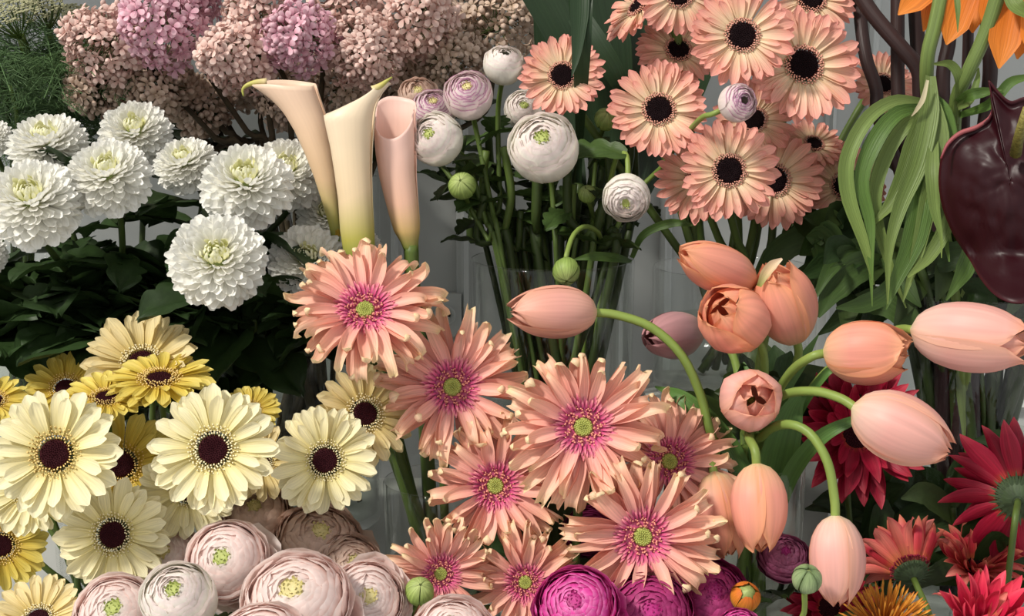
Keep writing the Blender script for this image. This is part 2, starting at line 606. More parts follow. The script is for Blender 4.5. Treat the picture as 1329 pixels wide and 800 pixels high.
calyx_me = gerbera_calyx().mesh('calyx', calyx_m)
eye_dk = plain_mat('gerbera eye black', '#120A0C', '#1E0F12', 60, .85, .1)
eye_br = plain_mat('gerbera eye maroon', '#2A0D12', '#3A141A', 60, .8, .1)
tip_pe = petal_mat('peach stamens', [(0, '#4A1C22'), (.35, '#6A2C30'), (.6, '#D89A88'), (1, '#E0A892')], vein=0.05, trans=0)
tip_ye = petal_mat('cream stamens', [(0, '#B89A58'), (.4, '#CDB070'), (.6, '#F0E2B4'), (1, '#F6ECC8')], vein=.05, trans=0)
tip_gd = petal_mat('gold stamens', [(0, '#B08030'), (.4, '#C89A44'), (.6, '#EAC878'), (1, '#F2DA9C')], vein=.05, trans=0)
tip_co = petal_mat('coral stamens', [(0, '#B84870'), (.55, '#CC5C80'), (.75, '#E0907E'), (1, '#E8B090')], vein=.05, trans=0)
ring_co = petal_mat('coral ray florets', [(0, '#C84478'), (.5, '#D25E86'), (1, '#EC9C9A')], vein=.05, trans=.15)
eye_gr = plain_mat('gerbera eye green', '#9AA04E', '#B4B868', 60, .7, .2)
tip_rd = petal_mat('crimson stamens', [(0, '#5A0A20'), (1, '#9A1838')], vein=.05, trans=0)

K = {}


def kind(key, mat, n, W, pf, rings, disc, mk, **kw):
    meshes = [mk(W, pf, i).mesh('petal', mat) for i in range(n)]
    K[key] = dict(p=meshes, rings=rings, disc=disc, **kw)


def mk_std(W, pf, i):
    r = random.Random(100 + i)
    return petal(W * r.uniform(.88, 1.12), pf, a0=.12, bend=-.26 + r.uniform(-.2, .2), cup=.55 + r.uniform(-.1, .25), curl=r.uniform(-.2, .45), tc=.65, twist=r.uniform(-.35, .35), groove=.10, side=r.uniform(-.2, .2), seed=i)


def mk_quill(W, pf, i):
    r = random.Random(300 + i)
    style = i % 4
    curl = (2.6, -3.2, 4.2, -1.6)[style] + r.uniform(-.6, .6)
    return petal(W * r.uniform(.85, 1.2), pf, a0=.25, bend=r.uniform(-.65, .0), cup=r.uniform(.8, 1.2), cup_end=r.uniform(1.3, 2.3), curl=curl, tc=r.uniform(.55, .74), twist=r.uniform(-1.1, 1.1), groove=.06, side=r.uniform(-.35, .35), nu=14, nv=4, seed=i)


def mk_red(W, pf, i):
    r = random.Random(500 + i)
    return petal(W * r.uniform(.85, 1.15), pf, a0=.3, bend=r.uniform(-.4, .3), cup=r.uniform(.5, 1.1), curl=r.uniform(-1.3, 1.3), tc=.5, twist=r.uniform(-.9, .9), groove=.08, side=r.uniform(-.25, .25), nu=9, nv=4, seed=i)


pm_peach = petal_mat('peach gerbera petal', [(0, '#F4E0B8'), (.35, '#F5D2B2'), (.7, '#F3B8A2'), (1, '#F0A498')], vein=.13, vscale=(1.2, 11), rand=.09)
pm_pale = petal_mat('pale yellow gerbera petal', [(0, '#E8D98A'), (.35, '#F4E9B4'), (1, '#F8F0CC')], vein=.11, vscale=(1.2, 11), rand=.07)
pm_buff = petal_mat('buff yellow gerbera petal', [(0, '#E0C878'), (.5, '#EFDBA0'), (1, '#F0E0B0')], vein=.12, vscale=(1.2, 11), rand=.08)
pm_gold = petal_mat('golden gerbera petal', [(0, '#D2AE3C'), (.5, '#E4CC5C'), (1, '#EAD878')], vein=.13, vscale=(1.2, 11), rand=.1)
pm_coral = petal_mat('coral quilled petal', [(0, '#D4589C'), (.07, '#E0789E'), (.22, '#F0AAA0'), (.62, '#F5BEA6'), (.84, '#F4CCAC'), (1, '#F3E0B0')], vein=.12, vscale=(1.2, 12), rand=.07, trans=.22)
pm_red = petal_mat('crimson gerbera petal', [(0, '#C05A34'), (.22, '#A01230'), (.75, '#A61636'), (1, '#C84452')], edge='#C83050', edge_amt=.4, vein=.18, vscale=(1.2, 12), rand=.25, trans=.2)
pm_redc = petal_mat('coral red gerbera petal', [(0, '#D88040'), (.3, '#C83A3C'), (.7, '#CC3448'), (1, '#EC9070')], edge='#E88468', edge_amt=.5, vein=.15, vscale=(1.2, 12), rand=.3, trans=.22)
pm_hot = petal_mat('hot pink red petal', [(0, '#B81440'), (.6, '#D8284E'), (1, '#E64A5E')], edge='#E66070', edge_amt=.4, vein=.1, vscale=(1.2, 10), rand=.2, trans=.2)

STD = [(24, .72, .00, .00, .28), (21, .70, .10, .02, .28), (13, .50, .22, .035, .29)]
STD2 = [(19, .72, -.02, .00, .29), (17, .71, .09, .02, .29), (11, .55, .20, .035, .30)]
QUI = [(17, .97, -.08, .00, .22), (16, .95, .10, .02, .22), (12, .78, .28, .035, .23)]
RED = [(18, .80, .05, .00, .2), (16, .76, .25, .02, .18), (12, .62, .5, .03, .16)]
disc_pe = disc_parts(eye_dk, tip_pe, None, None)
disc_ye = disc_parts(eye_br, tip_ye, None, None, rw=.14)
disc_gd = disc_parts(eye_br, tip_gd, None, None, rw=.17)
disc_co = disc_parts(None, tip_co, ring_co, None, eye_gr)
disc_rd = disc_parts(eye_br, tip_rd, None, None)
kind('peach', pm_peach, 8, .30, GP, STD, disc_pe, mk_std, eye=1.0)
kind('pale', pm_pale, 12, .39, GP, STD2, disc_ye, mk_std, eye=.93)
kind('cream', pm_pale, 12, .39, GP, STD2, disc_gd, mk_std, eye=.93)
kind('buff', pm_buff, 6, .36, GP, STD2, disc_ye, mk_std, eye=.95)
kind('gold', pm_gold, 6, .36, GP, STD2, disc_gd, mk_std, eye=.95)
kind('coral', pm_coral, 24, .31, QP, QUI, disc_co, mk_quill, eye=1.12)
kind('crimson', pm_red, 8, .34, RP, RED, disc_rd, mk_red, eye=.9)
kind('coralred', pm_redc, 8, .36, RP, RED, disc_rd, mk_red, eye=.9)
kind('hotpink', pm_hot, 8, .32, RP, RED, disc_rd, mk_red, eye=.8)
pm_sal = petal_mat('salmon petal', [(0, '#D07C40'), (.4, '#D4665A'), (1, '#E0887A')], edge='#C84450', edge_amt=.7, vein=.12, vscale=(1.2, 12), rand=.15, trans=.22)
for key, n in (('coralred', 2), ('hotpink', 1)):
    K[key]['p'] += [mk_red(.34, RP, 60 + i).mesh('petal', pm_sal) for i in range(n)]


def gerbera(key, label, px, py, d, rpx, nx, ny, vase, group, droop=0.0, back=False, stem_r=.0032, k=.05, name='gerbera_daisy', lift=0.0):
    kd = K[key]
    rg = random.Random(int(px * 7 + py * 13 + rpx))
    R = rpx * d / FPX
    n = N(nx, ny)
    if back:
        n = (n + FWD * (2 * -(n.dot(FWD)))).normalized()
    pos = P(px, py, d)
    base = pos - n * (.13 * R)
    pts = vase.route(base, n, rg, k)
    root = thing(name, label, 'flower', pts[-1], group)
    H = frame(pos, n, rg.uniform(0, 6.28))
    for ri, (cnt, ln, el, z, r0) in enumerate(kd['rings']):
        off = rg.random()
        for i in range(cnt):
            a = (i + off + rg.uniform(-.22, .22)) * 2 * PI / cnt
            L = ln * R * rg.uniform(.90, 1.05)
            e = el + lift + rg.uniform(-.09, .09) - droop
            m = H @ RZ(a) @ T(r0 * R, 0, (z + rg.uniform(-.006, .006)) * R) @ RY(-e) @ RX(rg.uniform(-.22, .22)) @ S(L)
            part(root, 'petal', rg.choice(kd['p']), m)
    for nm, me, kk in kd['disc']:
        part(root, nm, me, H @ S(R * kd['eye']), kk)
    part(root, 'calyx', calyx_me, H @ S(R))
    stem(root, pts, stem_r)
    return root


# ------------------------------------------------------------------ chrysanthemum
mum_w = petal_mat('white chrysanthemum petal', [(0, '#EFEBD0'), (.3, '#F6F4EA'), (1, '#FAF9F4')], vein=.05, vscale=(1.2, 8), rand=.05, trans=.3, rough=.5)
mum_y = petal_mat('chrysanthemum centre petal', [(0, '#D0D078'), (.5, '#EEECB4'), (1, '#F8F6DC')], vein=.05, vscale=(1.2, 8), rand=.06, trans=.25)
MP = prof([(0, .4), (.3, .66), (.65, .97), (.85, 1), (.95, .8), (1, .36)])
mum_pet = [petal(.40, MP, a0=-.1, bend=.25, cup=.95, curl=.5 + .12 * i, tc=.6, groove=.08, twist=.1 * (i - 2), nu=6, nv=4, seed=i).mesh('petal', mum_w) for i in range(5)]
mum_out = [petal(.38, MP, a0=.1, bend=-.15, cup=.5, curl=.3 - .1 * i, tc=.6, groove=.08, nu=6, nv=4, seed=i).mesh('petal', mum_w) for i in range(3)]
mum_cen = [petal(.34, MP, a0=-.1, bend=.7, cup=1.1, curl=.9, tc=.5, nu=4, nv=2, seed=i).mesh('petal', mum_y) for i in range(2)]


def lobed(seed, lobes=3):
    r = random.Random(seed)
    j = [r.uniform(.85, 1.1) for _ in range(8)]

    def w(t):
        base = math.sin(PI * min(1, t * .92 + .06)) ** .7
        lob = .62 + .38 * abs(math.sin(PI * lobes * t + .5)) ** .6
        return base * lob * (1 - .35 * max(0, t - .6))

    def f(t, s):
        y = .34 * w(t) * s
        sh = .10 * abs(s) * (1 if t < .95 else 0) * math.sin(PI * t)
        x = t - .0 + sh
        z = -.25 * t * t + .10 * abs(s) * w(t) + .03 * math.sin(9 * t + s * 5 + seed)
        return (x, y, z)
    return B().grid(20, 6, f)


def simple_leaf(W, bend, fold, seed=0):
    pf = prof([(0, .1), (.15, .5), (.4, 1), (.7, .8), (.9, .35), (1, .03)])

    def f(t, s):
        y = W * pf(t) * s / 2
        return (t * math.cos(bend * t * .5), y, math.sin(bend * t * .5) * t + fold * abs(y) + .02 * math.sin(8 * t + 3 * s + seed))
    return B().grid(10, 4, f)


mum_leaf = [lobed(i).mesh('leaf', leafdk_m) for i in range(4)]
ran_leaf = [lobed(10 + i, 4).mesh('leaf', stemdk_m if i % 2 else leafrn_m) for i in range(4)]


def leaves_on(root, pts, meshes, n, size, rg, t0=.12, t1=.75, name='leaf'):
    q = bez(pts, 40)
    for i in range(n):
        t = rg.uniform(t0, t1)
        p = q[int(t * 40)]
        a = rg.uniform(0, 2 * PI)
        m = T(*p) @ RZ(a) @ RY(rg.uniform(-.7, .25)) @ RX(rg.uniform(-.5, .5)) @ S(size * rg.uniform(.7, 1.25))
        part(root, name, rg.choice(meshes), m)


def mum(label, px, py, d, rpx, nx, ny, vase, leaves=8, flat=.80, count=290):
    rg = random.Random(int(px * 3 + py * 11))
    R = rpx * d / FPX
    n = N(nx, ny)
    pos = P(px, py, d)
    base = pos - n * (.3 * R)
    pts = vase.route(base, n, rg, .05)
    root = thing('chrysanthemum', label, 'flower', pts[-1], 'white chrysanthemums')
    H = frame(pos, n, rg.uniform(0, 6.28)) @ S3(1, 1, flat)
    for i in range(count):
        u = (i + .5) / count
        th = math.radians(lerp(4, 108, u ** .60)) + rg.uniform(-.04, .04)
        a = i * 2.39996 + rg.uniform(-.06, .06)
        r0 = .30 * R
        L = lerp(.40, .68, min(1, u * 1.6)) * R * rg.uniform(.92, 1.06)
        if u < .17:
            ms, L, tilt = mum_cen, L * lerp(.62, .9, u / .17) * rg.uniform(.85, 1.1), 0
        elif u < .8:
            ms, tilt = mum_pet, 0
        else:
            ms, tilt, L = mum_out, .12, L * 1.08
        # petal grows outward along the sphere's normal, its hollow side towards the centre of the flower
        lean = lerp(.2, -.6, u) + rg.uniform(-.1, .1)
        m = H @ RZ(a) @ RY(-(PI / 2 - th)) @ T(r0, 0, 0) @ RY(-lean) @ RX(rg.uniform(-.3, .3)) @ S(L)
        part(root, 'petal', rg.choice(ms), m)
    part(root, 'receptacle', B().lathe([(.001, -.42), (.12, -.4), (.3, -.2), (.33, 0), (.24, .22), (.001, .31)], 16).mesh('receptacle', sepal_m), H @ S(R))
    stem(root, pts, .0034, stemdk_m)
    leaves_on(root, pts, mum_leaf, leaves, .085, rg, .22, .66)
    return root


# ------------------------------------------------------------------ ranunculus
PW = prof([(0, .75), (.5, 1), (.84, 1), (.94, .9), (1, .68)])
RAN = {}


def ran_kind(key, mat, cmat, ruf=.04):
    d = {}
    for a in (62, 80, 100, 112, 122, 131, 139, 147, 154, 160, 166):
        w = .78 if a < 150 else 1.05
        d[a] = [patch(math.radians(a), w, PW, ruf=ruf * .6, seed=a + i, nu=9, nv=7, tipout=.045 if a > 90 else .02).mesh('petal', mat) for i in range(2)]
    hb = B().lathe([(.9, -.8), (.95, -.1), (.7, .12), (.35, .2), (.001, .16)], 16)
    for j in range(22):
        rr = .75 * math.sqrt((j + .5) / 22)
        aa = j * 2.39996
        hb.add(petal(.8, prof([(0, .6), (.5, 1), (1, .6)]), a0=.9, bend=.6, cup=.8, nu=4, nv=2), T(rr * math.cos(aa), rr * math.sin(aa), .1) @ RZ(aa) @ S(.32))
    RAN[key] = (d, hb.mesh('heart', cmat))


pm_blush = petal_mat('blush ranunculus petal', [(0, '#F4E8D4'), (.4, '#F7E0D8'), (.85, '#F8E2DC'), (1, '#FAEEEA')], vein=.05, vscale=(2, 6), rand=.06, trans=.48)
pm_white = petal_mat('white ranunculus petal', [(0, '#E4E4BC'), (.3, '#F1EDDC'), (.9, '#F5F1E8'), (1, '#F4E6E4')], vein=.05, vscale=(2, 7), rand=.05, trans=.38)
pm_picot = petal_mat('purple edged ranunculus petal', [(0, '#DCDCAE'), (.4, '#F2E8DE'), (.95, '#F1E2E0'), (.98, '#DDB4C8'), (1, '#A85A94')], vein=.06, vscale=(2, 7), rand=.05, trans=.38)
pm_buffr = petal_mat('buff ranunculus petal', [(0, '#D8C49A'), (.4, '#DDBFA8'), (1, '#DCC0B0')], vein=.08, vscale=(2, 7), rand=.06, trans=.38)
pm_mag = petal_mat('magenta ranunculus petal', [(0, '#B0206E'), (.6, '#C42A84'), (.92, '#D8489C'), (1, '#E67CB8')], vein=.14, vscale=(1.6, 10), rand=.12, trans=.2)
pm_plum = petal_mat('plum ranunculus petal', [(0, '#7A1448'), (.7, '#97205E'), (1, '#B4407C')], vein=.14, vscale=(1.6, 10), rand=.12, trans=.2)
pm_dusk = petal_mat('dusky pink ranunculus petal', [(0, '#A04870'), (.7, '#A04C72'), (1, '#B86A8C')], vein=.14, vscale=(1.6, 10), rand=.1, trans=.2)
cen_gr = petal_mat('ranunculus green heart', [(0, '#8C9A48'), (1, '#B8C070')], vein=.1, trans=.1)
cen_cr = petal_mat('ranunculus cream heart', [(0, '#B8AE60'), (1, '#DCCF9A')], vein=.1, trans=.1)
cen_mg = petal_mat('ranunculus dark heart', [(0, '#8A1858'), (1, '#B83080')], vein=.1, trans=.1)
ran_kind('blush', pm_blush, cen_cr, .05)
ran_kind('blushgreen', pm_blush, cen_gr, .05)
ran_kind('white', pm_white, cen_gr, .04)
ran_kind('picot', pm_picot, cen_cr, .04)
ran_kind('buff', pm_buffr, cen_cr, .06)
ran_kind('magenta', pm_mag, cen_mg, .06)
ran_kind('plum', pm_plum, cen_mg, .06)
ran_kind('dusky', pm_dusk, cen_mg, .06)
sepal_pet = [patch(math.radians(70), .4, prof([(0, .6), (.5, 1), (1, .1)]), seed=i, nu=5, nv=3).mesh('sepal', sepal_m) for i in range(2)]
bud_pet = patch(math.radians(172), .66, prof([(0, .7), (.5, 1), (.85, .9), (1, .5)]), seed=4, nu=8, nv=5, ridge=.4).mesh('sepal', sepal_m)
OPEN = [(1.07, 80, 6), (1.0, 100, 6), (.965, 112, 6), (.93, 112, 6), (.895, 122, 6), (.86, 131, 6), (.825, 139, 5), (.79, 147, 5), (.755, 154, 5), (.72, 160, 4), (.68, 166, 4)]
BALL = [(1.0, 112, 5), (.965, 122, 5), (.93, 131, 5), (.895, 139, 5), (.86, 139, 5), (.825, 147, 5), (.79, 154, 5), (.755, 154, 5), (.72, 160, 4), (.68, 166, 4)]


def ranunculus(key, label, px, py, d, rpx, nx, ny, vase, group, shape='open', pts=None, leaves=3, stem_mat=None, sr=.0028, name='ranunculus', k=.05, flat=1.0, heart=True, fan=None):
    rg = random.Random(int(px * 5 + py * 17))
    R = rpx * d / FPX
    n = N(nx, ny)
    pos = P(px, py, d)
    depth = .75 if shape == 'open' else .95
    base = pos - n * depth * R * .8
    if pts is None:
        pts = vase.route(base, n, rg, k)
    else:
        pts = [base] + pts
    root = thing(name, label, 'flower', pts[-1], group)
    H = frame(pos, n, rg.uniform(0, 6.28))
    sets, cen = RAN[key]
    if fan:
        F_ = frame(pos, n, 0)
        for i in range(fan[1]):
            an = fan[0] + lerp(-1.0, 1.0, i / (fan[1] - 1)) + rg.uniform(-.15, .15)
            s = R * rg.uniform(1.18, 1.42)
            m = F_ @ RZ(an) @ RY(rg.uniform(.05, .55)) @ RX(rg.uniform(-.15, .15)) @ S3(s, s * .75, s * .8) @ T(0, 0, -.85)
            part(root, 'petal', rg.choice(sets[80]), m)
    zs = (.66 if shape == 'open' else 1.0) * flat
    for ri, (r, a, cnt) in enumerate(OPEN if shape == 'open' else BALL):
        off = rg.random()
        for i in range(cnt):
            an = (i + off + rg.uniform(-.15, .15)) * 2 * PI / cnt
            s = r * R * rg.uniform(.975, 1.02)
            m = H @ S3(1, 1, zs) @ RZ(an) @ RY(rg.uniform(-.07, .05)) @ S(s) @ T(0, 0, -1)
            part(root, 'petal', rg.choice(sets[a]), m)
    if heart:
        part(root, 'heart', cen, H @ S3(1, 1, zs) @ T(0, 0, .60 * R) @ S(R * .30))
    for i in range(5):
        m = H @ RZ(i * 2 * PI / 5) @ S(R * .62) @ T(0, 0, -1.45 if shape != 'open' else -1.0)
        part(root, 'sepal', sepal_pet[i % 2], m)
    stem(root, pts, sr, stem_mat or stem_m)
    if leaves:
        leaves_on(root, pts, ran_leaf, leaves, .06, rg, .2, .6)
    return root


def bud(label, px, py, d, rpx, nx, ny, pts=None, vase=None, mat=None, group=None, stem_mat=None):
    rg = random.Random(int(px + py))
    R = rpx * d / FPX
    n = N(nx, ny)
    pos = P(px, py, d)
    base = pos - n * R * .9
    pts = ([base] + pts) if pts else vase.route(base, n, rg, .05)
    root = thing('ranunculus_bud', label, 'flower bud', pts[-1], group)
    H = frame(pos, n, rg.uniform(0, 6.28))
    for i in range(5):
        part(root, 'sepal', mat or bud_pet, H @ RZ(i * 2 * PI / 5 + rg.uniform(-.1, .1)) @ RY(-.04) @ S(R * rg.uniform(.96, 1.04)) @ T(0, 0, -1))
    part(root, 'bud_heart', B().lathe([(.001, -.9), (.5, -.75), (.88, 0), (.55, .72), (.001, .9)], 14).mesh('bud_heart', sepal_m), H @ S(R * .95))
    stem(root, pts, .0026, stem_mat or stem_m)
    return root
# ------------------------------------------------------------------ tulips
TF = prof([(0, .08), (.03, .34), (.08, .55), (.15, .72), (.25, .88), (.36, .97), (.48, 1), (.6, .97), (.72, .89), (.83, .74), (.92, .55), (.97, .40), (1, .30)])
TW = prof([(0, .9), (.3, 1), (.6, 1), (.78, .95), (.88, .82), (.95, .6), (.985, .36), (1, .14)])


def tulip_petal(seed, opening=0.0, tip=0.0):
    r = random.Random(seed)
    p1, p2 = r.uniform(0, 6.28), r.uniform(0, 6.28)

    def f(t, s):
        ro = .315 * (TF(t) + opening * max(0, t - .35) ** 1.3)
        ro *= 1 + .035 * math.sin(p1 + 4 * s + 3 * t) * t + .02 * math.cos(s * 9 + p2) * t
        ro += .020 * math.exp(-(s * 4) ** 2) * math.sin(PI * t) ** .5
        ro += tip * max(0, t - .86) ** 2 * 9
        # edges lift slightly off the body
        ro += .018 * abs(s) ** 3 * t
        ph = s * 1.18 * TW(t)
        z = t + .02 * math.sin(p2 + 5 * s) * t ** 3 - .03 * (1 - math.cos(s * 1.3)) * t
        return (ro * math.cos(ph), ro * math.sin(ph), z)
    return B().grid(16, 8, f)


pm_tul = petal_mat('peach pink tulip petal', [(0, '#E6D6A0'), (.12, '#F0BE9C'), (.4, '#F1A795'), (.8, '#F2A890'), (1, '#F3B088')], edge='#F4B080', edge_amt=.75, vein=.08, vscale=(.9, 13), rand=.06, trans=.34, rough=.48, spec=.3)
pm_tulp = petal_mat('pale pink tulip petal', [(0, '#E8DCB8'), (.1, '#F0CDBE'), (.4, '#F2BAB0'), (.85, '#F3BCB0'), (1, '#F2A88C')], edge='#F3BC98', edge_amt=.6, vein=.08, vscale=(.9, 13), rand=.06, trans=.34, rough=.46, spec=.3)
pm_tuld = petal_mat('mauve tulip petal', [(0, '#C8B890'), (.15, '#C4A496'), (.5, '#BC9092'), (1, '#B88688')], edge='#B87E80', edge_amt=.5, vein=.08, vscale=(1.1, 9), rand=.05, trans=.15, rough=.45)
pm_tuls = petal_mat('shade-toned pink tulip petal', [(0, '#D8C49A'), (.12, '#DDAA98'), (.5, '#D89C90'), (1, '#DB9E88')], edge='#DDA080', edge_amt=.5, vein=.08, vscale=(.9, 13), rand=.05, trans=.15, rough=.48)  # the pink tulip colour with the lone bloom's half shade mixed in
TUL = {}
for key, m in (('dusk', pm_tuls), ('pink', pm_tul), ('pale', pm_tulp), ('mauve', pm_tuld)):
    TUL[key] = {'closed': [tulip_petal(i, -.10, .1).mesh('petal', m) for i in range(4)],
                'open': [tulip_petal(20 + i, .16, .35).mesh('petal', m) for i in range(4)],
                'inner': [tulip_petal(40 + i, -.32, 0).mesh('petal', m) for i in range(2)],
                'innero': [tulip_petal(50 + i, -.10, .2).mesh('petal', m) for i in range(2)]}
tul_leaf_n = 0


def tulip(label, base, tip, wpx, tone, shape, path, roll=0.0, sr=.0042, name='tulip'):
    rg = random.Random(int(base[0] * 3 + base[1]))
    b, t = P(*base), P(*tip)
    ax = t - b
    L = ax.length
    wr = wpx * (base[2] + tip[2]) / 2 / FPX / .64
    pts = [b + ax.normalized() * .004] + [P(*p) for p in path] + [V((V_tul.c.x + rg.uniform(-.02, .02), V_tul.c.y + rg.uniform(-.02, .02), TABLE + .02))]
    root = thing(name, label, 'tulip', pts[-1], 'pink tulips')
    H = frame(b, ax, roll)
    ms = TUL[tone]
    for i in range(3):
        m = H @ RZ((i + .5) * 2 * PI / 3) @ S3(wr * .95, wr * .95, L * .97)
        part(root, 'petal', rg.choice(ms['innero' if shape == 'open' else 'inner']), m)
    if shape == 'open':
        for i in range(3):
            m = H @ RZ(i * 2 * PI / 3 + .2) @ S3(wr * .80, wr * .80, L * .93)
            part(root, 'petal', rg.choice(ms['inner']), m)
    for i in range(3):
        m = H @ RZ(i * 2 * PI / 3 + rg.uniform(-.08, .08)) @ S3(wr, wr, L * rg.uniform(.96, 1.02))
        part(root, 'petal', ms[shape][(i + int(base[0])) % 4], m)
    part(root, 'pistil', B().lathe([(.03, .1), (.035, .5), (.06, .55), (.001, .58)], 8).mesh('pistil', stemlt_m), H @ S(L))
    stem(root, pts, sr, stemlt_m, 28, r_end=.0045)
    return root


def ribbon(pts, widths, face=None, fold=.25, nv=4, n=22, twist=0.0):
    """a strap leaf along pts; widths in metres along it; face = direction the upper side looks to"""
    q = bez(pts, n)
    face = face or -FWD
    fn = prof([(i / (len(widths) - 1), w) for i, w in enumerate(widths)])

    def f(t, s):
        i = min(n, int(round(t * n)))
        tg = (q[min(i + 1, n)] - q[max(i - 1, 0)]).normalized()
        sd = tg.cross(face)
        sd = sd.normalized() if sd.length > 1e-4 else V((1, 0, 0))
        nn = sd.cross(tg)
        a = twist * t
        sd2 = sd * math.cos(a) + nn * math.sin(a)
        nn2 = nn * math.cos(a) - sd * math.sin(a)
        w = fn(t) / 2
        return q[i] + sd2 * (w * s) - nn2 * (fold * w * (1 - abs(s)))
    return B().grid(n, nv, f)


def leaf_px(root, pts, wpx, mat, fold=.25, twist=0.0, face=None, name='leaf'):
    d = sum(p[2] for p in pts) / len(pts)
    part(root, name, ribbon([P(*p) for p in pts], [w * d / FPX for w in wpx], face, fold, twist=twist).mesh('leaf', mat))


# ------------------------------------------------------------------ callas
def calla_mat(nm, c0, c1, c2, c3):
    return petal_mat(nm, [(0, c0), (.17, c1), (.42, c2), (1, c3)], vein=.02, vscale=(1, 40), rand=.0, trans=.22, rough=.42)


def calla(label, rows, d, rim, tip, mat, path, depth=.85, hook=None):
    """rows: (py, x left, x right) of the spathe from stem to lip; rim(phi) -> py of the lip; tip: (phi, dx, dy, dz) of its point"""
    rows = sorted(rows, reverse=True)
    y0 = rows[0][0]

    def at(py):
        if py >= rows[0][0]:
            return rows[0][1:]
        for a, b in zip(rows, rows[1:]):
            if py >= b[0]:
                k = (a[0] - py) / (a[0] - b[0])
                return (lerp(a[1], b[1], k), lerp(a[2], b[2], k))
        return rows[-1][1:]

    def f(t, s):
        ph = PI * (s + 1)
        py = lerp(y0, rim(ph), t)
        xl, xr = at(py)
        cx, r = (xl + xr) / 2, (xr - xl) / 2 * d / FPX
        c = P(cx, py, d)
        ov = 1 - .10 * (s + 1) / 2 * min(1, t * 1.6)       # the two margins overlap
        fl = 1 + .07 * max(0, t - .86) / .14
        p = c + RIGHT * (r * math.cos(ph) * ov * (fl if abs(math.cos(ph)) < .9 else 1)) + V((0, 1, 0)) * (r * depth * math.sin(ph) * ov * fl)
        if tip:
            w = max(0, math.cos((ph - tip[0] + PI) % (2 * PI) - PI)) ** 5 * max(0, (t - .8) / .2) ** 2
            p = p + (RIGHT * tip[1] - V((0, 0, 1)) * tip[2]) * (w * d / FPX) - V((0, 1, 0)) * (w * tip[3] * d / FPX)
        return p
    pts = [P(sum(at(y0)) / 2, y0 - 6, d)] + [P(*p) for p in path] + [V((V_cal.c.x + path[-1][0] % 3 * .01 - .01, V_cal.c.y + .02, TABLE + .02))]
    root = thing('calla_lily', label, 'calla lily', pts[-1], 'peach callas')
    o = part(root, 'spathe', B().grid(34, 40, f).mesh('spathe', mat))
    sm = o.modifiers.new('thickness', 'SOLIDIFY'); sm.thickness = .0012
    ys = lerp(y0, rim(PI / 2), .35)
    xl, xr = at(ys)
    part(root, 'spadix', B().tube([P(sum(at(y0)) / 2, y0 - 15, d), P((xl + xr) / 2, ys, d)], lambda t: .0045 * (1 - .4 * t), 8).mesh('spadix', pm_gold))
    if hook:
        part(root, 'spathe_tip', B().tube(bez([P(*h) for h in hook], 12), lambda t: lerp(.0048, .0007, t ** .7), 8).mesh('spathe_tip', hook_m))
    stem(root, pts, (at(y0)[1] - at(y0)[0]) / 2 * d / FPX * 1.02, stem_m, 20, r_end=.007)
    return root


hook_m = petal_mat('calla tip', [(0, '#DCC89A'), (.4, '#C4BC68'), (1, '#9AA048')], vein=.03, trans=.1)
cal1 = calla_mat('calla peach', '#5E7C2C', '#B7B25E', '#EBCBA2', '#F4D8C0')
cal2 = calla_mat('calla cream', '#5E7C2C', '#BBB458', '#EDD6B0', '#F3E2C8')
cal3 = calla_mat('calla pink', '#5E7C2C', '#D6B678', '#F2C6AC', '#F8D4C8')
cw = lambda ph, c: (1 + math.cos(ph - c)) / 2
calla('leftmost calla, peach, its curled point hooked to the left over the chrysanthemums',
      [(322, 434, 441), (308, 430, 441), (290, 426, 441), (260, 417, 440), (230, 407, 439), (200, 395, 436), (170, 381, 430), (150, 369, 424), (130, 355, 417), (118, 347, 413), (108, 341, 410), (100, 339, 408)],
      1.60, lambda ph: 108 - 5 * cw(ph, PI / 2) + 5 * cw(ph, 0), (PI, -16, 5, 4), cal1, [(441, 350, 1.6), (452, 420, 1.58), (500, 560, 1.55)], hook=[(346, 107, 1.598), (334, 107, 1.596), (322, 110, 1.595), (315, 116, 1.595), (316, 125, 1.595)])
calla('middle calla, cream, its lip slanting up to a point on the right',
      [(345, 454, 486), (330, 446, 487), (300, 441, 486), (260, 438, 484), (220, 432, 483), (190, 427, 484), (165, 421, 486), (150, 418, 487), (135, 436, 488), (122, 458, 490), (112, 474, 492), (104, 482, 496)],
      1.56, lambda ph: 150 - 46 * cw(ph, -.25) ** 1.3, (0, 12, 4, -2), cal2, [(472, 380, 1.56), (490, 480, 1.55), (520, 600, 1.53)], hook=[(484, 117, 1.558), (494, 111, 1.558), (502, 105, 1.558), (509, 100, 1.558)])
calla('right-hand calla, pink, rolled open so its pale inside shows',
      [(325, 524, 543), (315, 520, 543), (300, 511, 545), (285, 506, 545), (260, 499, 543), (230, 491, 541), (200, 486, 541), (175, 484, 541), (150, 486, 540), (135, 485, 541), (120, 486, 539)],
      1.59, lambda ph: 121 + 54 * cw(ph, -PI / 2 - .3) ** 1.5 + 10 * cw(ph, 0), None, cal3, [(536, 370, 1.59), (546, 470, 1.57), (555, 600, 1.54)])

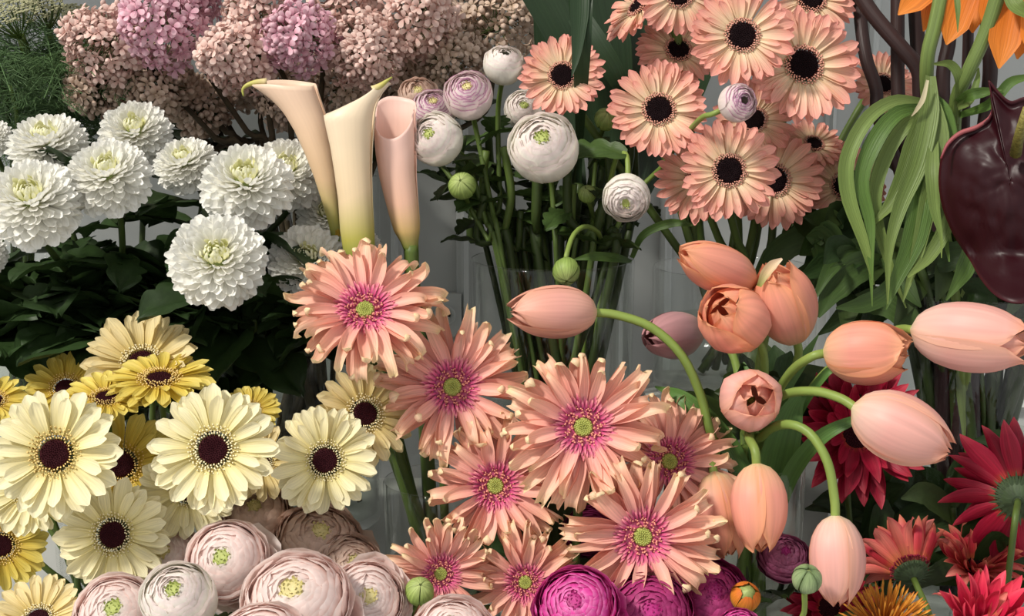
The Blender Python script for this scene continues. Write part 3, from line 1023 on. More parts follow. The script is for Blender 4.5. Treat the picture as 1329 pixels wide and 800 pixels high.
# ------------------------------------------------------------------ white chrysanthemums
mum('largest white chrysanthemum at the left edge, above the dark leaves', 42, 262, 1.50, 69, .02, .62, V_mum)
mum('white chrysanthemum with a yellow heart overlapping the largest bloom at the left', 141, 228, 1.53, 61, .0, .66, V_mum)
mum('white chrysanthemum at the back left, just under the feathery greenery', 62, 188, 1.63, 58, -.05, .78, V_mum)
mum('half-shaded white chrysanthemum directly under the lilac', 176, 172, 1.72, 52, .05, .6, V_mum)
mum('small white chrysanthemum standing behind the gap with two upright leaves', 241, 212, 1.62, 46, -.15, .7, V_mum)
mum('white chrysanthemum in the middle of the row, yellow heart turned up', 320, 238, 1.54, 66, .02, .64, V_mum)
mum('shaded white chrysanthemum tucked behind the middle bloom, beside the left calla', 372, 224, 1.64, 55, .1, .6, V_mum)
mum('lowest white chrysanthemum, facing forward with a green-yellow centre', 282, 337, 1.48, 71, .06, .42, V_mum, flat=.7)
mum('cream shaded chrysanthemum just left of the cream calla', 398, 338, 1.58, 55, .12, .45, V_mum)
mum('blurred white chrysanthemum behind the left calla stalk', 424, 280, 1.66, 44, .1, .5, V_mum, 4)
mum('sliver of a white chrysanthemum seen right of the cream calla base', 470, 322, 1.70, 30, .3, .4, V_mum, 3)
mum('white chrysanthemum cut by the left edge behind the largest bloom', -12, 178, 1.66, 30, 0, .6, V_mum, 3)
mum('white chrysanthemum mostly outside the left edge below the largest bloom', -22, 330, 1.56, 34, 0, .5, V_mum, 5)
# leafy chrysanthemum stems without a visible bloom
for i in range(25):
    rg = random.Random(900 + i)
    top = P(lerp(-30, 455, i / 14) + rg.uniform(-12, 12), rg.uniform(320, 410), rg.uniform(1.60, 1.72))
    pts = V_mum.route(top, V((rg.uniform(-.2, .2), -.2, .9)).normalized(), rg, .05, .8)
    if i >= 15:
        top = P(lerp(-20, 430, (i - 15) / 9), rg.uniform(410, 480), rg.uniform(1.58, 1.66))
        pts = V_mum.route(top, V((rg.uniform(-.2, .2), -.2, .9)).normalized(), rg, .02, .9)
    root = thing('chrysanthemum_shoot', 'dark green leafy chrysanthemum shoot without a bloom', 'foliage', pts[-1], 'leafy chrysanthemum shoots')
    stem(root, pts, .003, stemdk_m)
    leaves_on(root, pts, mum_leaf, 16, .095, rg, 0.0, .85)

# ------------------------------------------------------------------ lilac
lf_mats = {}
for key, st in (('pink', [(0, '#CC8EA4'), (.5, '#E8B6C4'), (1, '#EFCAD4')]), ('blush', [(0, '#D0A49A'), (.5, '#EBC9BE'), (1, '#F2D8CE')]), ('beige', [(0, '#B09880'), (.5, '#D6BCA8'), (1, '#E0C9B8')])):
    lf_mats[key] = petal_mat('lilac floret ' + key, st, vein=.06, rand=.18, trans=.25)


def floret(mat):
    b = B()
    b.add(B().lathe([(.03, -.75), (.06, -.3), (.10, -.02)], 6), MX.Identity(4))
    for i in range(4):
        p = petal(.80, prof([(0, .3), (.4, .85), (.7, 1), (.9, .8), (1, .4)]), a0=.55, bend=-.5, cup=-.35 + .2 * (i % 2), nu=4, nv=2, seed=i)
        b.add(p, RZ(i * PI / 2) @ T(.08, 0, 0) @ S(.5))
    return b.mesh('floret', mat)


def lil_bud(mat):
    return B().lathe([(.02, -.6), (.05, -.1), (.15, .05), (.2, .22), (.12, .38), (.001, .42)], 7).mesh('bud', mat)


FLO = {k: (floret(m), lil_bud(m)) for k, m in lf_mats.items()}
twig_m = plain_mat('lilac twig', '#3A3226', '#4A4030', 80, .8, .2, .2)
twig_g = petal_mat('lilac green twig', [(0, '#5A6A34'), (1, '#4E5A30')], trans=0)


def lilac(key, label, px, py, d, rx, ry, axis, n=150, budshare=.3, leaves=0, dims=.0112):
    rg = random.Random(int(px * 3 + py * 7 + d * 100))
    c = P(px, py, d)
    ax = N(*axis) if len(axis) == 2 else V(axis).normalized()
    a, b = rx * d / FPX, ry * d / FPX
    Lh = max(a, b)
    rad = min(a, b)
    base = c - ax * Lh
    pts = V_lil.route(base, (ax + V((0, 0, .6))).normalized(), rg, .05, .7)
    root = thing('lilac', label, 'flower', pts[-1], 'lilac branches')
    stem(root, [c + ax * Lh * .8, c] + pts, .002, twig_m, 24, name='stem', r_end=.0045)
    H = frame(c, ax, rg.uniform(0, 6))
    fm, bm = FLO[key]
    tw = B()
    for i in range(n):
        u = (i + .5) / n
        zt = lerp(-1, 1, u)
        taper = math.sqrt(max(.03, 1 - zt * zt)) * (1 - .25 * zt)
        cl = 1 + .16 * math.sin(i * 2.39996 * 3) * math.sin(zt * 9)
        an = i * 2.39996 + rg.uniform(-.2, .2)
        rr = rad * taper * cl * rg.uniform(.82, 1.06)
        p = V((rr * math.cos(an), rr * math.sin(an), Lh * zt * rg.uniform(.92, 1.08)))
        dirn = V((math.cos(an) * taper, math.sin(an) * taper, .35 + .6 * zt)) + V((rg.uniform(-.5, .5), rg.uniform(-.5, .5), rg.uniform(-.5, .5)))
        F_ = frame(p, dirn.normalized(), rg.uniform(0, 6))
        isb = rg.random() < budshare * (1.4 if zt > .3 else .8)
        s = dims * d / 1.85 * rg.uniform(.85, 1.2) * 1.55
        m = H @ F_ @ S(s)
        part(root, 'bud' if isb else 'floret', bm if isb else fm, m)
        if i % 3 == 0:
            w0 = H @ V((0, 0, p.z - .25 * rad))
            tw.tube([w0, lerp(w0, H @ p, .97)], .0006, 3, False)
    part(root, 'twigs', tw.mesh('twigs', twig_g), None, 'stuff')
    return root


LIL = [
    ('pink', 'brightest pink lilac cluster at the top, left of the parting', 208, 32, 1.78, 66, 52, (-.3, .1)),
    ('blush', 'blush lilac cluster at the upper left, beside the feathery greenery', 132, 55, 1.80, 48, 52, (-.7, .2)),
    ('pink', 'rosy lilac cluster cut by the top edge above the brightest pink one', 245, -15, 1.84, 60, 40, (.3, .5)),
    ('beige', 'tan budded lilac cluster hanging lowest on the left, over the chrysanthemums', 128, 112, 1.84, 46, 38, (-.6, -.4)),
    ('beige', 'brownish lilac cluster in shade under the brightest pink one', 205, 112, 1.86, 56, 42, (.1, -.4)),
    ('blush', 'pale peach lilac cluster right of the parting, over the twigs', 305, 72, 1.77, 56, 44, (-.5, -.1)),
    ('blush', 'pinkish lilac cluster at the top right of the parting', 335, 15, 1.80, 62, 44, (.1, .4)),
    ('pink', 'lilac cluster with lit pink tips above the left calla', 385, 48, 1.76, 56, 44, (-.2, -.2)),
    ('beige', 'dull lilac cluster right behind the calla points', 450, 110, 1.90, 60, 42, (.2, -.3)),
    ('blush', 'lilac cluster hanging above the middle calla, with a green gap at its heart', 475, 66, 1.79, 54, 48, (.1, -.2)),
    ('blush', 'lilac cluster at the top middle, cut by the top edge', 450, 2, 1.84, 60, 44, (.1, .4)),
    ('blush', 'lilac cluster with open white-eyed florets at the top right of the mass', 545, 20, 1.80, 62, 48, (.2, .3)),
    ('beige', 'lilac cluster above the two roundest ranunculus buds', 580, 70, 1.85, 60, 46, (.3, -.1)),
    ('beige', 'dim lilac cluster at the right end, beside the dark blades', 650, 35, 1.88, 56, 52, (.5, .1)),
    ('beige', 'dark lilac cluster in the shade over the right calla', 530, 105, 1.93, 60, 38, (.1, -.4)),
    ('beige', 'brown sparse lilac cluster low among the twigs right of the chrysanthemum row', 372, 128, 1.92, 56, 38, (.0, -.4)),
    ('beige', 'brown budded lilac cluster low beside the shaded chrysanthemum under the lilac', 262, 140, 1.92, 46, 36, (.0, -.5)),
    ('beige', 'dim lilac cluster deep behind the middle of the mass', 600, 0, 1.96, 70, 50, (.3, .3)),
    ('beige', 'dim lilac cluster deep behind the left of the mass', 180, 75, 1.97, 80, 60, (-.3, .1)),
    ('beige', 'dim lilac cluster deep behind the pale peach one', 330, 90, 1.97, 80, 50, (0, 0)),
]
for a in LIL:
    lilac(*a, n=200, budshare=.2 if a[0] != 'beige' else .42)
# ------------------------------------------------------------------ gerberas: pale yellow
YG = 'pale yellow gerberas'
gerbera('cream', 'bright cream gerbera at the left edge with a golden ring round its maroon eye', 72, 590, 1.36, 86, .02, .22, V_yel, YG)
gerbera('pale', 'bright pale yellow gerbera with two petals bent over, left of the middle of its bunch', 277, 584, 1.37, 84, .03, .16, V_yel, YG)
gerbera('pale', 'shaded pale yellow gerbera facing straight out above the blush ranunculus', 147, 694, 1.40, 76, .02, .05, V_yel, YG)
gerbera('pale', 'pale yellow gerbera at the right of the bunch, above the buff ranunculus', 422, 598, 1.42, 71, .08, .12, V_ye2, YG)
gerbera('buff', 'yellow gerbera turned right, highest on the right beside the coral gerbera', 473, 538, 1.46, 68, .36, .28, V_ye2, YG)
gerbera('gold', 'golden gerbera cut by the left edge below the cream one', 2, 708, 1.45, 60, .2, .0, V_yel, YG)
gerbera('gold', 'golden gerbera tucked in the dark between the two brightest yellow ones', 158, 603, 1.48, 72, .1, .1, V_yel, YG)
gerbera('gold', 'golden gerbera tilted flat, at the top of the yellow bunch', 207, 494, 1.47, 70, .02, .90, V_yel, YG, lift=-.05)
gerbera('buff', 'buff gerbera in shade standing highest at the back of the yellow bunch', 184, 472, 1.51, 76, .0, .62, V_yel, YG, lift=.25)
gerbera('gold', 'golden gerbera seen edge-on at the left edge under the dark leaves', -8, 520, 1.50, 46, .25, .75, V_yel, YG)
gerbera('gold', 'golden gerbera tilted nearly flat behind the cream one', 138, 518, 1.45, 58, .05, .88, V_yel, YG)
gerbera('gold', 'dark golden gerbera far back under the chrysanthemum leaves', 85, 505, 1.55, 54, .1, .55, V_yel, YG)
gerbera('pale', 'pale gerbera whose lower petals show beneath the cream one', 38, 634, 1.42, 64, .05, .30, V_yel, YG)
gerbera('pale', 'pale gerbera whose lower petals show beneath the one with bent petals', 243, 636, 1.43, 64, .1, .20, V_yel, YG)
gerbera('buff', 'pale gerbera mostly hidden between the bright and the right-hand yellow ones', 338, 600, 1.47, 52, .1, .25, V_ye2, YG)
gerbera('buff', 'buff yellow gerbera at the bottom left corner, facing up', 50, 806, 1.36, 64, .0, .66, V_yel, YG, lift=.25)
gerbera('gold', 'small golden gerbera peeping out right of the bright pale one, under the leaves', 325, 534, 1.53, 40, .1, .65, V_ye2, YG)

# ---- quilled coral gerberas
CG = 'quilled coral gerberas'
gerbera('coral', 'highest coral gerbera, tipped back under the cream calla', 474, 404, 1.43, 98, .05, .52, V_cal, CG, stem_r=.0045)
gerbera('coral', 'coral gerbera in half shade right of the highest one', 587, 503, 1.46, 97, .06, .22, V_cal, CG, stem_r=.0045)
gerbera('coral', 'sunlit coral gerbera at the centre, curliest and facing out', 757, 555, 1.40, 101, -.02, .16, V_cor, CG, stem_r=.0045)
gerbera('coral', 'coral gerbera tucked behind and below the centre one on its left', 643, 631, 1.44, 88, .0, .14, V_cor, CG)
gerbera('coral', 'lowest large coral gerbera, above the magenta ranunculus', 834, 697, 1.38, 100, .0, .10, V_cor, CG, stem_r=.0045)
gerbera('coral', 'coral gerbera partly hidden right of the centre one, under the mauve tulip', 868, 600, 1.45, 88, .18, .26, V_cor, CG)
gerbera('coral', 'small coral gerbera turned right with a green bud before it', 571, 745, 1.40, 70, .34, .06, V_cor, CG)
gerbera('coral', 'coral gerbera in shade between the green bud and the magenta ranunculus', 682, 756, 1.42, 72, -.1, .05, V_cor, CG)

# ---- peach gerberas
PG = 'peach gerberas with black eyes'
gerbera('peach', 'peach gerbera standing alone by the dark blade, left of its bunch', 730, 99, 1.60, 57, -.1, .16, V_pea, PG, stem_r=.0045)
gerbera('peach', 'peach gerbera at the left of the bunch, below the backlit ones', 855, 143, 1.56, 66, -.05, .14, V_pea, PG, stem_r=.0045)
gerbera('peach', 'peach gerbera leaning back behind two others near the top', 880, 66, 1.62, 56, .05, .40, V_pea, PG, stem_r=.0045)
gerbera('peach', 'peach gerbera uppermost in the middle, fully open and facing out', 963, 47, 1.53, 69, -.05, .08, V_pea, PG, stem_r=.0045)
gerbera('peach', 'large peach gerbera with the widest black eye, top right of the bunch', 1042, 85, 1.56, 78, .12, .15, V_pea, PG, stem_r=.0045)
gerbera('peach', 'lowest open peach gerbera, sunlit in front of the vase stems', 946, 222, 1.54, 67, -.02, .05, V_pea, PG, stem_r=.0045)
gerbera('peach', 'peach gerbera seen edge-on with petals swept to the left', 832, 8, 1.60, 60, -.72, .55, V_pea, PG, stem_r=.0045)
gerbera('peach', 'peach gerbera cut by the top edge, its lower petals hanging', 882, -8, 1.55, 56, .0, -.25, V_pea, PG, stem_r=.0045)
gerbera('peach', 'peach gerbera behind the lowest open one, on its left', 908, 232, 1.60, 60, -.1, .05, V_pea, PG, stem_r=.0045)
gerbera('peach', 'shaded peach gerbera behind the lowest open one, on its right', 1004, 234, 1.62, 66, .05, .05, V_pea, PG, stem_r=.0045)
gerbera('peach', 'shaded peach gerbera behind the strap leaves', 1094, 242, 1.66, 58, .2, .1, V_pea, PG, stem_r=.0045)
gerbera('peach', 'peach gerbera cut by the top edge above the widest-eyed one', 1052, -2, 1.62, 62, .1, .2, V_pea, PG, stem_r=.0045)
gerbera('peach', 'dim peach gerbera half hidden behind the blackish stems', 1146, 110, 1.72, 46, .2, .25, V_pea, PG, stem_r=.0045)
gerbera('peach', 'peach gerbera whose petals show round the white bud', 978, 156, 1.61, 54, .0, .1, V_pea, PG, stem_r=.0045)
gerbera('peach', 'small tilted peach gerbera under the widest-eyed one', 1056, 188, 1.66, 42, .1, .62, V_pea, PG, stem_r=.0045)

# ---- crimson gerberas
RG = 'crimson gerberas'
gerbera('crimson', 'dark crimson gerbera behind the two lower right tulips', 1112, 562, 1.56, 102, .0, .12, V_red, RG)
gerbera('crimson', 'crimson gerbera seen from behind at the right edge, its green calyx bare', 1322, 645, 1.46, 108, .35, .25, V_re2, RG, back=True, lift=-.15)
gerbera('coralred', 'red and orange gerbera tipped away, right of the hanging pale tulip', 1182, 742, 1.47, 84, -.1, .62, V_red, RG, back=True, lift=.55)
gerbera('coralred', 'red gerbera with salmon-backed petals under the one seen from behind', 1266, 738, 1.50, 72, .1, .82, V_re2, RG, lift=.2)
gerbera('hotpink', 'hot pink gerbera with upright petals in the bottom right corner', 1275, 818, 1.36, 90, .05, .75, V_re2, RG, lift=.45)
gerbera('crimson', 'crimson gerbera low in shade behind the hanging pale tulip', 1075, 790, 1.50, 72, .0, .35, V_red, RG)

# ---- orange pincushion
pc_m = petal_mat('pincushion style', [(0, '#A84A1C'), (.5, '#D08228'), (.9, '#DFA040'), (1, '#C86A30')], vein=.05, rand=.15, trans=.1)
root = thing('pincushion_flower', 'orange pincushion flower with upright spiky styles at the bottom right', 'flower', P(1150, 880, 1.4))
H = frame(P(1150, 818, 1.40), N(0, .75), 0)
R = 62 * 1.40 / FPX
spike = petal(.075, prof([(0, 1), (.8, .9), (.93, 1.4), (1, .3)]), a0=.1, bend=.35, cup=1.4, nu=8, nv=3).mesh('style', pc_m)
rg = random.Random(4)
for i in range(170):
    u = (i + .5) / 170
    th = lerp(.1, 1.75, math.sqrt(u))
    m = H @ RZ(i * 2.39996) @ RY(-(PI / 2 - th)) @ T(.22 * R, 0, 0) @ RX(rg.uniform(-.5, .5)) @ S(R * rg.uniform(.72, .88))
    part(root, 'style', spike, m)
part(root, 'receptacle', B().lathe([(.001, -.25), (.2, -.15), (.25, 0), (.18, .18), (.001, .24)], 14).mesh('receptacle', eye_br), H @ S(R))
stem(root, V_pin.route(P(1150, 818, 1.40) - N(0, .75) * .015, N(0, .75), rg, .03)[:3] + [V_red.c, V((V_red.c.x, V_red.c.y, TABLE + .02))], .004)

# ------------------------------------------------------------------ white ranunculus
WR = 'white ranunculus'
ranunculus('white', 'cream ranunculus turned left with a green heart, beside the pink calla', 567, 181, 1.60, 35, -.42, .25, V_ran, WR, 'ball')
ranunculus('picot', 'round ranunculus with purple-flecked petal edges, left of the tallest bud', 608, 124, 1.60, 32, -.1, .45, V_ran, WR, 'ball')
ranunculus('white', 'tallest white ranunculus bud, blushed pink, next to the lone peach gerbera', 654, 84, 1.62, 27, .1, .75, V_ran, WR, 'ball', heart=False)
ranunculus('white', 'widest white ranunculus, sunlit, with a green spiral heart', 706, 193, 1.57, 46, -.12, .38, V_ran, WR, 'ball')
ranunculus('white', 'nodding white ranunculus hung from a bent stem', 813, 256, 1.55, 31, -.12, -.45, V_ran, WR, 'ball',
           pts=[P(815, 216, 1.57), P(812, 200, 1.58), P(800, 204, 1.6), P(786, 260, 1.64), P(760, 335, 1.68), V((V_ran.c.x, V_ran.c.y, TABLE + .02))], stem_mat=stemlt_m, leaves=1)
ranunculus('picot', 'ranunculus with a purple rim behind the cream one', 562, 145, 1.66, 30, .0, .6, V_ran, WR, 'ball')
ranunculus('buff', 'dim blush ranunculus behind the purple-rimmed one, under the lilac', 543, 128, 1.72, 28, .0, .5, V_ran, WR, 'ball')
ranunculus('white', 'blurred white ranunculus between the tallest bud and the lone peach gerbera', 680, 143, 1.70, 26, .0, .3, V_ran, WR, 'ball')
ranunculus('picot', 'white and lilac bud pushing out among the peach gerberas', 957, 134, 1.49, 25, .45, .15, V_ran, WR, 'ball', heart=False,
           pts=[P(925, 148, 1.5), P(905, 158, 1.53), P(860, 215, 1.64), P(790, 330, 1.66), V((V_ran.c.x + .02, V_ran.c.y, TABLE + .02))], stem_mat=stemlt_m, leaves=0)
BG = None
bud('green striped bud drooping over the vase rim above the lone left-pointing tulip', 735, 352, 1.55, 18, .0, -.75,
    pts=[P(736, 328, 1.56), P(745, 304, 1.58), P(762, 294, 1.6), P(780, 310, 1.64), P(765, 350, 1.67), V((V_ran.c.x + .02, V_ran.c.y - .02, TABLE + .02))], stem_mat=stemlt_m)
bud('green bud at the left of the ranunculus vase, beside the grey wall', 600, 241, 1.60, 18, -.1, .3, vase=V_ran)
bud('green bud between the lone peach gerbera and the bunch', 786, 155, 1.64, 15, .1, .5, vase=V_ran)
bud('small dark bud on the stems left of the nodding ranunculus', 762, 252, 1.63, 12, -.2, .6, vase=V_ran)
for i in range(34):
    rg = random.Random(700 + i)
    top = P(lerp(608, 825, (i * 13 % 34) / 33) + rg.uniform(-8, 8), rg.uniform(150, 290), rg.uniform(1.62, 1.76))
    pts = V_ran.route(top, V((rg.uniform(-.2, .2), -.1, .95)).normalized(), rg, .05, .95)
    root = thing('ranunculus_shoot', 'leafy green ranunculus shoot without a flower in the wide vase', 'foliage', pts[-1], 'leafy ranunculus shoots')
    stem(root, pts, rg.uniform(.0035, .0055), rg.choice([stem_m, stemdk_m, stemdk_m]))
    leaves_on(root, pts, ran_leaf, 2 if i % 2 else 1, .045, rg, .05, .4)

# ---- blush ranunculus
LR = 'blush ranunculus'
ranunculus('blushgreen', 'blush ranunculus with a small green heart, highest in the front bunch', 294, 728, 1.36, 53, -.12, .36, V_blu, LR, sr=.003, fan=(-.4, 6))
ranunculus('blush', 'widest blush ranunculus, flat open, at the bottom under the buff one', 384, 780, 1.30, 70, -.08, .66, V_blu, LR, sr=.003, fan=(-.5, 7))
ranunculus('blush', 'blush ranunculus at the right end of the front bunch, petals fanned to the right', 475, 778, 1.34, 50, .25, .35, V_blu, LR, fan=(.2, 9))
ranunculus('white', 'white ranunculus with a pale green heart among the blush ones', 232, 780, 1.29, 50, -.05, .60, V_blu, LR, 'ball')
ranunculus('blushgreen', 'blush ranunculus with a green heart under the shaded yellow gerbera', 150, 798, 1.33, 54, .05, .55, V_blu, LR)
ranunculus('blush', 'blush ranunculus behind, between the shaded yellow gerbera and the highest one', 210, 722, 1.43, 50, .1, .5, V_blu, LR)
ranunculus('buff', 'buff ranunculus in shade seen from the side, petals fanned, under the yellow gerberas', 414, 704, 1.46, 58, .15, .72, V_blu, LR, fan=(-.2, 9))
ranunculus('buff', 'dim buff ranunculus behind the highest blush one', 333, 668, 1.48, 44, .0, .7, V_blu, LR)
ranunculus('blush', 'pale ranunculus cut by the bottom edge under the small coral gerbera', 587, 824, 1.30, 54, .0, .66, V_blu, LR)
ranunculus('blush', 'blush ranunculus cut by the bottom edge below the widest one', 340, 842, 1.24, 62, .0, .55, V_blu, LR)
ranunculus('buff', 'buff loose ranunculus low behind the fanned blush one', 455, 735, 1.44, 44, .35, .5, V_blu, LR)
# ---- magenta ranunculus
MG = 'magenta ranunculus'
ranunculus('magenta', 'bright magenta ranunculus at the bottom, right of the shaded coral gerbera', 748, 788, 1.31, 54, -.15, .50, V_pin, MG, fan=(-.6, 6))
ranunculus('plum', 'dark magenta ranunculus right of the lowest coral gerbera', 922, 775, 1.40, 52, .1, .45, V_pin, MG)
ranunculus('plum', 'deep magenta ranunculus directly beneath the lowest coral gerbera', 842, 800, 1.36, 60, .0, .4, V_pin, MG)
ranunculus('dusky', 'small dusky pink ranunculus between the two hanging tulips', 1018, 724, 1.46, 34, .0, .7, V_pin, MG)
ranunculus('magenta', 'magenta ranunculus just breaking the bottom edge near the orange bud', 960, 818, 1.30, 30, .0, .6, V_pin, MG)
ranunculus('plum', 'dark magenta ranunculus deep in shade behind the lowest coral gerbera', 765, 690, 1.50, 34, .0, .5, V_pin, MG)
ob_m = petal_mat('orange bud', [(0, '#8A9A40'), (.35, '#B8A040'), (.6, '#E08A30'), (1, '#D8702C')], vein=.15, trans=.15)
bud('orange bud in green sepals right of the dark magenta ranunculus', 967, 775, 1.38, 20, .1, .6, vase=V_pin, mat=patch(math.radians(150), .66, prof([(0, .7), (.5, 1), (.85, .9), (1, .5)]), seed=4).mesh('sepal', ob_m))
bud('green bud in front of the small coral gerbera', 545, 768, 1.35, 19, .1, .6, vase=V_cor)
bs_m = petal_mat('green bud sepal', [(0, '#8CA070'), (.5, '#9DB080'), (.9, '#7F9462'), (1, '#4A5C3A')], edge='#566A44', edge_amt=.7, vein=.2, trans=.05)
bud('round green bud on a straight stem before the lower hanging tulip', 1047, 752, 1.32, 20, .0, .75, vase=V_pin, stem_mat=stemlt_m,
    mat=patch(math.radians(172), .66, prof([(0, .7), (.5, 1), (.85, .9), (1, .5)]), seed=4, ridge=.4).mesh('sepal', bs_m))

# ------------------------------------------------------------------ tulips
tulip('lone pink tulip, half shade in its colour, lying level and pointing left over the ranunculus vase', (775, 406, 1.44), (661, 404, 1.42), 70, 'dusk', 'closed',
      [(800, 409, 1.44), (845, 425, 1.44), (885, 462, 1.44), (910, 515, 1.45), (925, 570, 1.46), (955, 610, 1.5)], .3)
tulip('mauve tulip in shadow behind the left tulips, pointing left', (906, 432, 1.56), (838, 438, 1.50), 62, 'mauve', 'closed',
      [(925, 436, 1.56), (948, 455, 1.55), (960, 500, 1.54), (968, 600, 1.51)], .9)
tulip('peach tulip uppermost of the cluster, pointing left', (978, 368, 1.47), (881, 326, 1.42), 64, 'pink', 'closed',
      [(988, 378, 1.48), (995, 420, 1.49), (985, 480, 1.50), (975, 590, 1.5)], .2)
tulip('peach tulip gaping open towards the camera at the left of the cluster', (975, 432, 1.46), (930, 396, 1.40), 88, 'pink', 'open',
      [(988, 450, 1.47), (992, 490, 1.48), (985, 590, 1.5)], .1)
tulip('peach tulip behind the gaping one, a pale green petal at its tip', (1034, 443, 1.48), (1002, 348, 1.44), 80, 'pink', 'open',
      [(1036, 462, 1.49), (1022, 510, 1.5), (995, 600, 1.5)], .7)
tulip('peach tulip opening to the right in the middle of the right-hand group', (1068, 458, 1.40), (1180, 456, 1.37), 82, 'pink', 'open',
      [(1052, 464, 1.40), (1025, 485, 1.43), (1000, 530, 1.47), (985, 600, 1.5)], .5)
tulip('large pale pink tulip pointing right at the right edge', (1182, 428, 1.38), (1338, 446, 1.33), 90, 'pale', 'open',
      [(1160, 430, 1.42), (1100, 460, 1.46), (1050, 510, 1.48), (1005, 600, 1.5)], .0)
tulip('large pale pink tulip pointing down to the right, below the opening one', (1106, 528, 1.36), (1236, 588, 1.34), 92, 'pale', 'closed',
      [(1090, 517, 1.37), (1055, 508, 1.39), (1015, 514, 1.42), (990, 545, 1.46), (985, 600, 1.5)], 1.0)
tulip('small pink tulip facing the camera in the middle, its heart just open', (966, 522, 1.45), (982, 516, 1.38), 80, 'pale', 'open',
      [(964, 530, 1.46), (968, 560, 1.48), (975, 600, 1.5)], .4)
tulip('sunlit peach tulip hanging straight down in the middle', (982, 601, 1.40), (988, 716, 1.38), 76, 'pink', 'closed',
      [(980, 585, 1.40), (972, 568, 1.42), (975, 560, 1.46), (985, 600, 1.5)], .6)
tulip('pale pink tulip hanging lowest from a long arched stem', (1084, 668, 1.37), (1088, 790, 1.36), 72, 'pale', 'closed',
      [(1083, 648, 1.37), (1074, 600, 1.37), (1050, 562, 1.38), (1018, 551, 1.40), (990, 566, 1.45), (985, 600, 1.5)], .2)
tulip('peach tulip hanging half hidden behind the sunlit one', (926, 612, 1.44), (948, 724, 1.43), 70, 'pink', 'closed',
      [(925, 600, 1.45), (935, 580, 1.47), (955, 590, 1.49), (970, 605, 1.5)], .9)
# tulip leaves: one leafy shoot thing per blade cluster
def shoot(label, leaves, name='tulip_shoot', cat='foliage', mat=None, group=None, vase=None):
    vz = vase or V_tul
    root = thing(name, label, cat, V((vz.c.x, vz.c.y, TABLE + .02)), group)
    for pts, w, fold in leaves:
        leaf_px(root, pts, w, mat or leaftu_m, fold)
    return root


shoot('dark broad tulip leaves rising from the tulip vase', [
    ([(1000, 640, 1.49), (1015, 580, 1.47), (1030, 530, 1.47), (1050, 505, 1.48)], [40, 50, 40, 20, 3], .3),
    ([(980, 640, 1.49), (940, 570, 1.47), (890, 520, 1.47), (850, 502, 1.50)], [20, 26, 26, 18, 2], .3),
    ([(1000, 640, 1.5), (990, 580, 1.49), (985, 520, 1.5), (965, 470, 1.52)], [36, 40, 34, 18, 2], .3)])
shoot('narrow tulip leaf sweeping up to the right under the lower pale tulip', [
    ([(1010, 660, 1.48), (1030, 610, 1.45), (1065, 568, 1.42), (1108, 546, 1.41), (1130, 545, 1.41)], [20, 24, 20, 12, 2], .4)])
shoot('slim green tulip stem with a leaf between the upper tulips', [
    ([(1010, 600, 1.5), (1040, 530, 1.48), (1070, 487, 1.46), (1085, 478, 1.46)], [10, 12, 11, 8], .5),
    ([(1000, 600, 1.5), (1012, 520, 1.49), (1040, 470, 1.49), (1062, 435, 1.5)], [14, 20, 16, 2], .3)])
shoot('small pale leaf curling from the peach tulip behind the gaping one', [
    ([(985, 372, 1.43), (993, 356, 1.425), (1003, 344, 1.42), (1015, 336, 1.415)], [6, 13, 13, 3], .4)], mat=petal_mat('pale tulip sepal', [(0, '#8FA050'), (.4, '#E8CFA0'), (1, '#F4DCC0')], trans=.2))

# ------------------------------------------------------------------ dark strap blades at the top centre
b1 = shoot('dark green sword blades at the top, over the lone peach gerbera', [
    ([(752, 330, 1.72), (752, 200, 1.66), (755, 60, 1.56), (752, -30, 1.56), (750, -100, 1.56)], [4, 8, 24, 34, 2], .25),
    ([(742, 100, 1.553), (748, 70, 1.552), (752, 20, 1.552), (752, -30, 1.555), (752, -100, 1.555)], [1, 12, 24, 28, 2], .25)], 'sword_leaf', 'foliage', leafbl_m, vase=V_ran)
b2 = shoot('broad dark leaf at the top, slanting left of the sword blades', [
    ([(760, 330, 1.73), (770, 200, 1.72), (745, 80, 1.7), (690, -30, 1.7), (655, -100, 1.7)], [6, 14, 44, 50, 2], .2)], 'broad_leaf', 'foliage', leafbl_m, vase=V_ran)
b3 = shoot('dark leaf slanting down right between the lone gerbera and the bunch', [
    ([(750, 20, 1.69), (775, 60, 1.68), (800, 100, 1.68), (812, 150, 1.7), (790, 330, 1.73)], [30, 34, 26, 12, 6], .2)], 'broad_leaf', 'foliage', leafbl_m, vase=V_ran)
b4 = shoot('group of blackish blades standing deep behind the peach gerberas', [
    ([(790, 330, 1.76), (800, 200, 1.8), (790, 60, 1.8), (770, -40, 1.8), (756, -110, 1.8)], [10, 40, 60, 60, 2], .1),
    ([(800, 330, 1.76), (830, 200, 1.82), (840, 60, 1.82), (835, -40, 1.82), (832, -110, 1.82)], [10, 40, 60, 60, 2], .1),
    ([(790, 330, 1.76), (790, 230, 1.8), (825, 130, 1.83), (870, 40, 1.83)], [10, 30, 40, 20], .1),
    ([(800, 330, 1.77), (850, 200, 1.84), (900, 90, 1.84), (915, -20, 1.84), (925, -90, 1.84)], [10, 40, 50, 40, 2], .1),
    ([(760, 330, 1.76), (745, 220, 1.79), (720, 100, 1.8), (715, -40, 1.8), (712, -110, 1.8)], [10, 30, 46, 50, 2], .1)], 'sword_leaf', 'foliage', leafbl_m, vase=V_ran)
